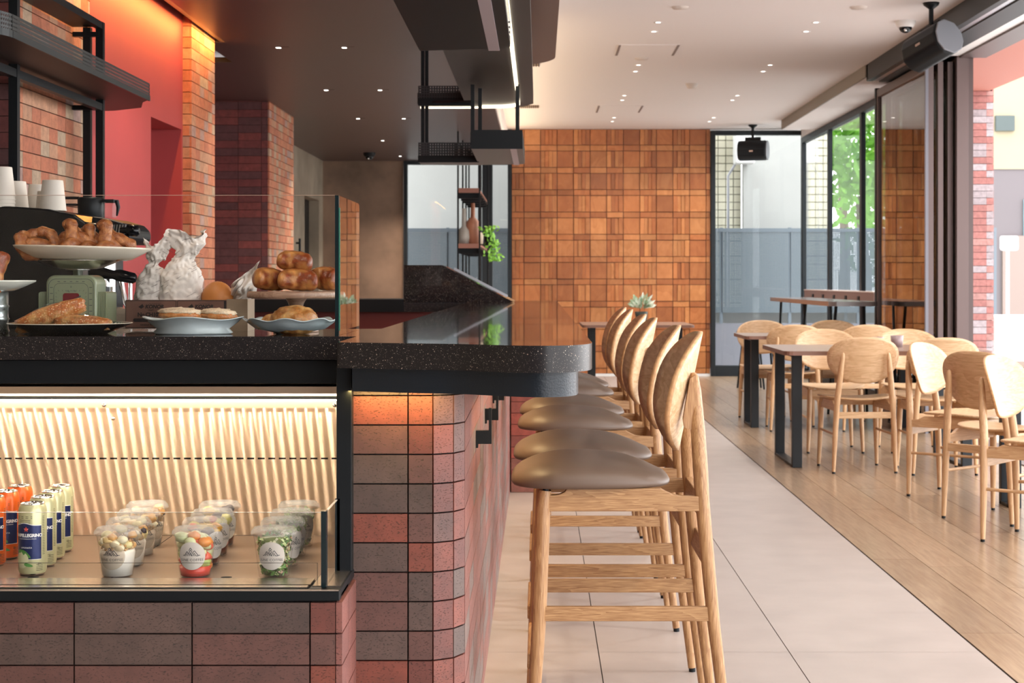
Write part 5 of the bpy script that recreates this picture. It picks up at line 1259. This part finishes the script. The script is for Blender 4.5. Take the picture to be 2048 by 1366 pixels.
toast((-.838, 3.825, ZT+.036), .105, (0, 2, 0), 'cream topped bread slice, left of the two in the oval dish'); toast((-.752, 3.835, ZT+.034), .085, (0, 4, 6), 'cream topped bread slice, right of the two in the oval dish')
def scone(loc, r, h, lab):
    t = MB(); t.ico((0, 0, 0), 1, 4, r, r*.9, h, fn=lambda p: 1+.10*mnoise.noise(p*3.2)+.07*mnoise.noise(p*8)); o = t.build('scone', M['scone']); o.location = loc; tag(o, lab, 'scone', 'golden scones'); return o
scone((-.573, 3.83, ZT+.032), .056, .036, 'large craggy golden scone in the scalloped bowl'); scone((-.628, 3.87, ZT+.026), .030, .022, 'smaller scone behind the large one in the scalloped bowl')
# wooden cake stand with croissants
cs = thing('cake_stand', 'round wooden cake stand carrying four croissants', 'cake stand', (-.594, 3.998, ZT))
walnut = wood_mat('walnut board', (.42, .27, .19), (.24, .13, .085), 'x', scale=9, rough=.4)
t = MB(); t.lathe([(0, .083), (.116, .083), (.1185, .086), (.1185, .096), (.116, .099), (0, .099)], 64); t.build('board', walnut, cs)
t = MB(); t.lathe([(0, 0), (.055, 0), (.055, .006), (.022, .012), (.016, .03), (.014, .055), (.020, .072), (.027, .083)], 32); t.build('pedestal', walnut, cs)
zc = ZT+.099
croissant((-.662, 3.985, zc+.029), .085, (12, 6, 40), 'dark baked croissant on the left of the cake stand', h=.056)
croissant((-.584, 3.960, zc+.027), .098, (8, 3, 8), 'large flaky croissant at the front of the cake stand', h=.054)
croissant((-.520, 4.005, zc+.030), .078, (5, 4, -25), 'reddish croissant on the right of the cake stand, behind the glass corner', h=.058)
croissant((-.592, 3.985, zc+.071), .088, (4, 8, -5), 'glossy croissant stacked on top of the others', h=.052)
# box of wrapped bread
cr = thing('bread_box', 'brown printed board box holding paper wrapped bread', 'box', (-.905, 4.09, ZT))
bm_ = mat('reddish brown board', (.16, .075, .052), .6, noise=(8, .2)); pale = mat('pale cardboard', (.30, .215, .14), .7, noise=(9, .2))
t = MB(); t.box(-.130, .124, 0, .10, .006, .077); t.build('carton', bm_, cr); t = MB(); t.box(.124, .176, .0, .10, .0, .079); t.build('end_flap', pale, cr)
fb = lambda ox, oz: (lambda x, y: (x+ox, -.0006, y+oz))
t = MB(); outline(t, rr_pts(-.1285, -.003, .008, .075, .0015, 2), .0007, lambda x, y: (x, -.0007, y)); outline(t, rr_pts(.001, .122, .008, .075, .0015, 2), .0007, lambda x, y: (x, -.0007, y)); 
t.add([(.117, -.0008, .01), (.122, -.0008, .01), (.122, -.0008, .074), (.117, -.0008, .074)], [(0, 1, 2, 3)])
for ox in (-.062, .062):
    text_on(t, 'KONOR', .0125, fb(ox+.005, .060), 1.0, shear=.2, bold=.0006); text_on(t, 'CRAFT', .0045, fb(ox-.004, .0515), 1.1, bold=.0002)
    f = fb(ox-.028, .060); t.add([f(-.007, 0), f(0, -.005), (f(.007, 0)), f(.003, .007), f(-.002, .003)], [(0, 1, 2, 3, 4)])
    text_on(t, 'THE WOODEN BOX', .003, fb(ox+.006, .0675), 1.1)
text_on(t, 'No.CH10-B440', .0135, fb(-.058, .040), .95, bold=.0006); text_on(t, 'HANDLE WITH CARE', .0055, fb(-.066, .0145), 1.0, bold=.0002)
t.prism(rr_pts(-.110, -.040, .022, .031, .004, 3), .0004, .0008, fn=lambda a, b, h: (a, -h, b)); t.build('print', mat('box ink', (.014, .008, .008), .7), cr)
paper = mat('printed paper', (.68, .62, .57), .6, bump=(90, .5, .002)); inkp = mat('paper print', (.13, .10, .10), .8)
def bag(loc, w, h, d, rz, lab, seed, tilt=0, stripes=False):
    g = random.Random(seed); o = thing('paper_bag', lab, 'paper bag', loc, rz, 'paper wrapped bread')
    seg, rings = 96, 70; vs = []; ph_ = [g.random()*6 for _ in range(6)]
    for i in range(rings+1):
        v = i/rings
        ww = (1.0-.12*v) if v < .55 else (.934-.56*((v-.55)/.20) if v < .75 else .374+.55*((v-.75)/.25)**1.1)
        for k in range(seg):
            a = 2*PI*k/seg
            cr_ = .03*math.sin(5*a+ph_[0]+v*9)+.02*math.sin(11*a+ph_[1]-v*13)+.015*math.sin(23*v+ph_[2]+3*a)
            amp = .5+2.4*max(0, v-.45); q = ww*(1+cr_*amp)
            flat = d if v < .7 else d*(.8)
            P_ = Vector((w/2*q*math.cos(a)+tilt*v*v, flat/2*q*math.sin(a), h*v*(1+.05*math.sin(3*a+ph_[3])*(v > .8))))
            nn_ = .9*(1-2.4*abs(mnoise.noise((P_+Vector((seed, 0, 0)))*34)))+.6*(1-2.4*abs(mnoise.noise((P_+Vector((0, seed, 0)))*80)))-.5
            P_ += Vector((math.cos(a), math.sin(a), .3))*nn_*(.0032+.010*max(0, v-.45))
            if seed == 4 and v > .72: P_.x += .018*math.sin((v-.72)/.28*PI); 
            vs.append(tuple(P_))
    t = MB(); t.add(vs, [(i*seg+k, i*seg+(k+1) % seg, (i+1)*seg+(k+1) % seg, (i+1)*seg+k) for i in range(rings) for k in range(seg)], None, 0, True)
    t.build('wrapper', paper, o)
    t = MB()
    for i in range(60 if not stripes else 90):
        v = g.uniform(.05, .92); i0 = int(v*rings); k0 = int(seg*g.uniform(.52, .97)); 
        A = Vector(vs[i0*seg+k0 % seg]); B = Vector(vs[i0*seg+(k0+1) % seg]); up = Vector(vs[(i0+1)*seg+k0 % seg])-A
        n_ = (B-A).cross(up).normalized()*.0012; e = (B-A)
        if e.length < 1e-4: continue
        dirv = (e.normalized()+up.normalized()*.45).normalized(); ln_ = .009+.010*g.random(); wv = up.normalized()*.0008
        if n_.y > 0: n_ = -n_
        t.add([A+n_, A+n_+dirv*ln_, A+n_+dirv*ln_+wv, A+n_+wv], [(0, 1, 2, 3)])
    t.build('print', inkp, o); return o
bag((-.908, 4.14, ZT+.008), .112, .236, .07, R(4), 'taller paper wrapped loaf with a twisted top, right of the two in the box', 4, tilt=.008)
bag((-.992, 4.15, ZT+.008), .078, .215, .06, R(-8), 'shorter paper wrapped loaf, left of the two in the box', 8, tilt=.030, stripes=True)
t = MB(); t.ico((0, 0, 0), 1, 3, .040, .034, .042, fn=lambda p: mottled(p, 4, .03)); o = t.build('round_bun', mat('orange bun', (.52, .19, .045), .5, noise=(20, .1))); o.location = (-.812, 4.13, ZT+.082); tag(o, 'smooth orange-brown bun standing in the box beside the paper', 'bun')
t = MB(); g = random.Random(2); nu, nv = 40, 40; vs = []
for i in range(nu+1):
    for k in range(nv+1):
        u, v = i/nu, k/nv
        x = -.062+.072*u+.060*v*(1-.15*u)+.012*math.sin(v*5); z = .0+.112*v*(.25+.75*u)+.030*(1-u)*v; y = .012*math.sin(u*6+v*4)+.008*math.sin(v*9)+.016*(1-2.4*abs(mnoise.noise(Vector((u*4, v*4, 3)))))
        vs.append((x, y, z))
t.add(vs, [(i*(nv+1)+k, (i+1)*(nv+1)+k, (i+1)*(nv+1)+k+1, i*(nv+1)+k+1) for i in range(nu) for k in range(nv)], None, 0, True)
o = t.build('paper_sheet', paper, solid=.0006); o.location = (-.752, 4.105, ZT+.064); tag(o, 'loose pointed sheet of printed wrapping paper beside the bun', 'paper sheet')
# ------------------------------------------------------------------ espresso machine
em = thing('espresso_machine', 'glossy black espresso machine on the counter behind the glass guard', 'espresso machine', (0, 5.0, .93))
gb = mat('glossy black', (.005, .006, .008), .18, spec=.35)
prf = [(-2.2, .02), (-1.395, .02), (-1.372, .10), (-1.372, .36), (-1.385, .415), (-1.42, .440), (-1.50, .457), (-1.62, .466), (-2.2, .470)]
t = MB(); t.prism(prf, 0, .40, fn=lambda a, b, h: (a, h, b)); t.build('housing', gb, em, bevel=.006, weld=True)
t = MB(); t.box(-1.40, -1.378, -.006, 0, .03, .40); t.build('side_trim', M['alu'], em)
t = MB(); t.lathe([(0, 0), (.17, 0), (.17, .002), (0, .002)], 40); q = t.build('side_panel', M['black'], em); q.location = (-1.80, -.004, .18); q.rotation_euler = (R(90), 0, 0)
t = MB()
hd = [(-1.375, .352), (-1.27, .352), (-1.256, .37), (-1.258, .395), (-1.278, .415), (-1.33, .430), (-1.375, .436)]
t.prism(hd, .02, .30, fn=lambda a, b, h: (a, h, b)); t.build('group_cover', M['black'], em, bevel=.008, weld=True)
t = MB()
for k in range(7): x = -1.322+.0085*k; t.obox((x, .0165, .392), (.0016, 0, 0), (0, .003, 0), (.003, 0, .018))
t.build('vents', M['alu'], em)
t = MB(); t.tube([(-1.280, .0, .392), (-1.262, .0, .392), (-1.258, .0, .392), (-1.228, .0, .390), (-1.222, .0, .390)], [.010, .010, .018, .0175, .010], 18); t.build('steam_knob', gb, em)
t = MB(); t.tube([(-1.37, -.03, .396), (-1.325, -.03, .394), (-1.318, -.03, .394)], [.018, .017, .012], 18); t.build('steam_knob', gb, em)
t = MB(); t.tube([(-1.42, .05, .268), (-1.35, .0, .264), (-1.30, -.01, .256), (-1.28, -.01, .254), (-1.236, -.015, .245), (-1.228, -.015, .244)], [.014, .020, .014, .019, .017, .010], 16); t.build('portafilter', gb, em)
t = MB(); t.tube([(-1.345, .06, .30), (-1.345, .06, .22)], .036, 24); t.tube([(-1.30, .08, .24), (-1.285, .08, .17), (-1.275, .08, .15)], .009, 12); t.tube([(-1.32, .06, .22), (-1.32, .06, .15)], .010, 12); t.tube([(-1.366, .05, .10), (-1.366, .05, .26)], .006, 10); t.tube([(-1.265, .06, .23), (-1.262, .05, .12)], .006, 10); t.build('group_head', M['chrome'], em)
t = MB(); t.box(-1.38, -1.20, .02, .34, .135, .152); t.box(-1.37, -1.22, .04, .30, .0, .135); t.build('drip_tray', M['steel'], em)
# bean hopper / grinder drum behind
gr = thing('coffee_grinder', 'black coffee grinder with a clear hopper behind the espresso machine', 'grinder', (-1.54, 5.62, .93))
t = MB(); t.lathe([(0, 0), (.06, 0), (.06, .30), (.040, .34), (.040, .455), (.044, .462), (.045, .516), (.040, .524), (0, .524)], 36); t.build('body', M['black'], gr)
t = MB(); 
for k in range(6): t.lathe([(.0405, .36+.014*k), (.0425, .364+.014*k), (.0405, .368+.014*k)], 36)
t.build('collar_rings', gb, gr)
t = MB(); t.box(.045, .080, -.03, .03, .455, .506); t.build('canister', M['clear'], gr); t = MB(); t.box(.045, .085, -.03, .03, .506, .516); t.tube([(.088, 0, .514), (.094, 0, .49), (.089, 0, .46)], [.007, .007, .003], 10); t.build('canister_handle', M['black'], gr)
t = MB(); t.tube([(-.11, 0, .522), (-.04, 0, .522)], [.005, .005], 8); t.box(-.11, -.04, -.04, .04, .495, .501); t.build('tamper_bar', M['black'], gr)
# paper cups
cupw = mat('white paper cup', (.70, .64, .56), .6)
def pcup(x, y, z, n, s, lab, tone=1.0):
    o = thing('paper_cup_stack', lab, 'paper cups', (x, y, z), group='upturned paper cups on the espresso machine')
    for k in range(n):
        t = MB(); z0 = k*.012*s; t.lathe([(.039*s, z0), (.0405*s, z0+.002), (.039*s, z0+.004), (.0300*s, z0+.088*s), (.0290*s, z0+.090*s), (.0280*s, z0+.087*s), (0, z0+.086*s)], 28); t.build('paper_cup', cupw, o)
zt = .93+.466
pcup(-1.505, 5.06, zt-.012, 1, 1.05, 'single upturned paper cup, rightmost on the espresso machine')
pcup(-1.552, 5.13, zt-.010, 1, .70, 'small upturned paper cup between two larger ones')
pcup(-1.600, 5.22, zt-.007, 1, .95, 'upturned paper cup standing behind the small one')
pcup(-1.650, 5.16, zt-.005, 1, 1.0, 'upturned paper cup beside the tall stack at the left edge')
pcup(-1.655, 5.04, zt-.004, 4, 1.0, 'tall stack of upturned paper cups at the left edge')
# ------------------------------------------------------------------ ceiling fittings
lit = emit_mat('downlight glow', (1, .93, .84), 5.0)
def downlight(x, y, z, lab, grp, rim, s=.032, src=[None]):
    o = thing('downlight', lab, 'ceiling light', (x, y, z), group=grp)
    t = MB(); t.lathe([(s*.55, -.001), (s, -.003), (s*1.05, 0)], 20); t.build('rim', rim, o)
    t = MB(); t.lathe([(0, -.0012), (s*.55, -.0012)], 20); t.build('lens', lit, o)
    return o
wl = []
for x in (.85, 1.975):
    for k, y in enumerate((11.66, 12.09, 13.97, 14.40, 16.28, 16.70, 18.5, 18.95)):
        nm = 'left' if x < 1 else 'right'
        downlight(x, y, ZC, 'small round light in the %s row of the white ceiling, %s from the back wall' % (nm, ('eighth', 'seventh', 'sixth', 'fifth', 'fourth', 'third', 'second', 'first')[k]), 'white ceiling downlights', M['white']); wl.append((x, y))
dl = []
for x in (-1.60, -1.19):
    for k, y in enumerate((10.18, 12.46, 14.66, 16.97, 19.1)):
        o = thing('square_downlight', 'small square recessed light in the %s row of the dark ceiling, %s from the camera' % ('left' if x < -1.4 else 'right', ('first', 'second', 'third', 'fourth', 'fifth')[k]), 'ceiling light', (x, y, ZD), group='dark ceiling downlights')
        t = MB(); t.box(-.045, .045, -.03, .03, -.002, 0); t.build('frame', M['bronze'], o)
        t = MB(); t.box(-.036, -.008, -.016, .016, -.0035, -.002); t.build('lens', lit, o); dl.append((x, y))
M['smoke'] = mat('off white plastic', (.62, .55, .50), .5)
def panel(x0, x1, y0, y1, lab):
    o = thing('ceiling_panel', lab, 'ceiling panel', ((x0+x1)/2, (y0+y1)/2, ZC), group='ceiling air panels'); w, d = (x1-x0)/2, (y1-y0)/2
    t = MB(); t.box(-w, w, -d, d, -.004, 0); t.build('cover', M['ceil'], o)
    t = MB(); t.box(-w, -w+.02, -d, d, -.006, -.004); t.box(w-.02, w, -d, d, -.006, -.004); t.build('slots', mat('slot grey', (.22, .17, .16), .7), o)
panel(.62, 1.10, 12.75, 13.35, 'square air panel with two dark slots in the white ceiling, nearer the camera'); panel(.62, 1.10, 17.2, 17.9, 'square air panel in the white ceiling, farther back')
for i, (x, y, lab) in enumerate(((1.43, 15.3, 'small round smoke detector in the middle of the white ceiling'), (.95, 11.0, 'shallow round disc on the white ceiling above the near left light pair'), (2.15, 11.0, 'shallow round disc on the white ceiling above the near right light pair'), (.85, 13.55, 'shallow round disc beside the near air panel'))):
    t = MB(); h_ = .045 if i == 0 else .012; t.lathe([(0, -h_), (.035 if i == 0 else .05, -h_), (.055, -.012 if i == 0 else -.004), (.06, 0)], 24); o = t.build('smoke_detector' if i == 0 else 'ceiling_disc', M['smoke']); o.location = (x, y, ZC); tag(o, lab, 'detector' if i == 0 else 'ceiling disc')
for i, (x0, x1, y, lab) in enumerate(((-.16, .0, 13.9, 'dark linear air grille in the white ceiling beside the dark ceiling, nearer one'), (-.26, .0, 17.3, 'dark linear air grille in the white ceiling beside the dark ceiling, farther one'))):
    o = thing('air_grille', lab, 'grille', (0, y, ZC), group='linear air grilles'); t = MB()
    k = x0
    while k < x1: t.box(k, k+.008, -.13, .13, -.008, 0); k += .022
    t.build('slats', M['black'], o); t = MB(); t.box(x0, x1, -.13, .13, -.003, 0); t.build('backing', mat('grille beige', (.35, .27, .22), .7), o)
def dome(loc, lab, body, flip=False):
    o = thing('dome_camera', lab, 'security camera', loc)
    t = MB(); t.lathe([(.07, 0), (.07, -.018), (.062, -.035), (.055, -.045), (0, -.045)], 28); t.build('housing', body, o)
    t = MB(); t.ico((0, 0, -.045), .046, 3, sz=.9); t.build('dome', gb, o)
    t = MB(); t.ico((-.008, -.036, -.068), .011, 2); t.build('lens', M['chrome'], o)
dome((2.60, 11.6, ZC), 'white dome security camera on the white ceiling by the hanging speaker', M['white']); dome((-1.93, 18.6, ZD), 'black dome security camera on the dark ceiling near the brown wall', M['black'])
# ------------------------------------------------------------------ hanging speakers
def speaker(loc, top, rot, lab, sc=1.0):
    o = thing('hanging_speaker', lab, 'speaker', loc, group='black hanging speakers')
    w = .17; hh = .15
    # octagonal cushion profile extruded sideways
    prof = [(a*.9, b*.86) for a, b in [(-.135, .0), (-.115, .085), (-.055, .135), (.045, .135), (.115, .075), (.135, 0), (.115, -.075), (.045, -.135), (-.055, -.135), (-.115, -.085)]]
    t = MB(); rt = Matrix.Rotation(rot[2], 3, 'Z') @ Matrix.Rotation(rot[1], 3, 'Y') @ Matrix.Rotation(rot[0], 3, 'X')
    f = lambda a, b, h: tuple(rt @ Vector((h, a, b)))
    t.prism(prof, -w, w, fn=f); body = t.build('body', M['black'], o, bevel=.022, bseg=4, weld=True)
    t = MB(); pf2 = [(a*.97, b*.97) for a, b in prof]
    t.prism(pf2, w, w+.012, fn=f); t.build('side_panel', mat('speaker side grey', (.17, .175, .195), .55), o, bevel=.006, weld=True)
    t = MB(); f3 = lambda x, y: tuple(rt @ Vector((x, -.132-.0, y-.05))); t.prism(rr_pts(-.022, .022, -.009, .009, .004, 3), 0, .003, fn=lambda a, b, h: tuple(rt @ Vector((a, -.1155-h, b-.02)))); t.build('badge', mat('badge', (.45, .32, .26), .3, metal=.6), o)
    t = MB(); t.prism([(-w*.55, .105), (w*.55, .105), (w*.55, .16), (-w*.55, .16)], -.01, .01, fn=lambda a, b, h: tuple(rt @ Vector((a, h, b)))); dz = top-loc[2]
    t.tube([(0, 0, .15), (0, 0, dz-.02)], .016, 12); t.lathe([(.0, dz), (.055, dz), (.05, dz-.015), (.018, dz-.04)], 20); t.build('mount', M['black'], o)
speaker((2.60, 10.84, 2.715), ZC, (R(-14), R(-16), R(-60)), 'large black hanging speaker at the top right with a grey side panel')
speaker((2.53, 19.35, 2.70), ZC, (R(-4), 0, R(-18)), 'black hanging speaker in front of the back corner window')
# ------------------------------------------------------------------ lights of the place, plus added spots out of view
W = (1, .94, .87)
wd = bpy.data.worlds.new('sky'); scene.world = wd; wd.use_nodes = True
nt = wd.node_tree; bg = nt.nodes['Background']; bg.inputs[0].default_value = (.98, .985, 1.0, 1); bg.inputs[1].default_value = SKY
for i, (x, y) in enumerate(wl[::2]): spot('ceiling_beam', (x, y+.2, ZC-.02), E_WHITE, W, R(150), .8, .05)
for (x, y) in ((1.975, 9.4), (1.975, 7.1), (1.975, 4.8), (.6, 1.6), (1.9, 2.5), (.6, -.8), (1.9, .2)): spot('ceiling_beam', (x, y, ZC-.02), E_WHITE*(1.2 if y > 3 else 1.5), W, R(150), .8, .05)  # unseen spots added out of view; the nearest brighten camera-facing fronts
for (x, y) in dl[:10]: spot('ceiling_beam', (x-.02, y, ZD-.01), E_DARK*(2.6 if y > 14 else 1.2), (1, .82, .66), R(110), .6, .03)
for (x, y) in ((-1.4, 7.9), (-1.4, 5.7), (-1.2, 3.3), (-1.2, 1.0)): spot('ceiling_beam', (x, y, ZD-.01), E_DARK*1.25, (1, .82, .66), R(120), .6, .03)
area('cove_strip', (-1.90, 8.3, ZD-.006), E_COVE, (1, .47, .10), 3.3, .03, (-2.03, 8.3, 2.36))
area('cove_strip', (-2.35, 10.4, ZD+.2), E_COVE*.12, (1, .5, .08), .3, .8, (-2.3, 10.1, 1.2))
area('upstand_strip', (-.355, 15.5, ZD+.06), 22, (1, .76, .48), 8.4, .02, (.3, 15.5, ZC+.1))
area('counter_strip', (-.27, 3.425, .937), .65, (1, .66, .22), .26, .008, (-.27, 3.50, .6))
area('counter_strip', (-.10, 6.4, .936), 8, (1, .70, .34), 5.0, .012, (-.12, 6.4, 0), R(95))
# led points of the display case, and its light tube
for k in range(54):
    x = -.443-k*.0255
    l = bpy.data.lights.new('led_point', 'POINT'); l.energy = E_LED*.75; l.color = (1, .86, .66); l.shadow_soft_size = .003
    o = bpy.data.objects.new('led_point', l); COL.objects.link(o); o.location = (x, 3.947, .871)
    if k < 53:
        l2 = l.copy(); l2.energy = E_LED2; o = bpy.data.objects.new('led_point', l2); COL.objects.link(o); o.location = (x-.01275, 3.786, .9120)
area('case_light', (-1.2, 3.79, .9065), E_CASE, (1, .86, .66), 1.5, .05, (-1.2, 3.62, .5))
# ------------------------------------------------------------------ camera
cam = bpy.data.cameras.new('camera'); co_ = bpy.data.objects.new('camera', cam); COL.objects.link(co_); scene.camera = co_
cam.sensor_width = 36; cam.lens = F/2048*36; cam.shift_x = -(VX-1024)/2048; cam.shift_y = (VY-683)/2048
co_.location = (0, 0, H); co_.rotation_euler = (R(90), 0, 0); cam.clip_start = .05; cam.clip_end = 200
cam.dof.use_dof = True; cam.dof.focus_distance = 3.75; cam.dof.aperture_fstop = 13.0
vs_ = scene.view_settings; vs_.view_transform = 'Standard'; vs_.look = 'None'; vs_.gamma = 1; vs_.use_curve_mapping = False; vs_.exposure = EXPO
scene.cycles.max_bounces = 8; scene.cycles.transparent_max_bounces = 20; scene.cycles.diffuse_bounces = 4; scene.cycles.glossy_bounces = 4
scene.cycles.sample_clamp_indirect = 6; scene.cycles.blur_glossy = .3; scene.cycles.caustics_reflective = False; scene.cycles.caustics_refractive = False
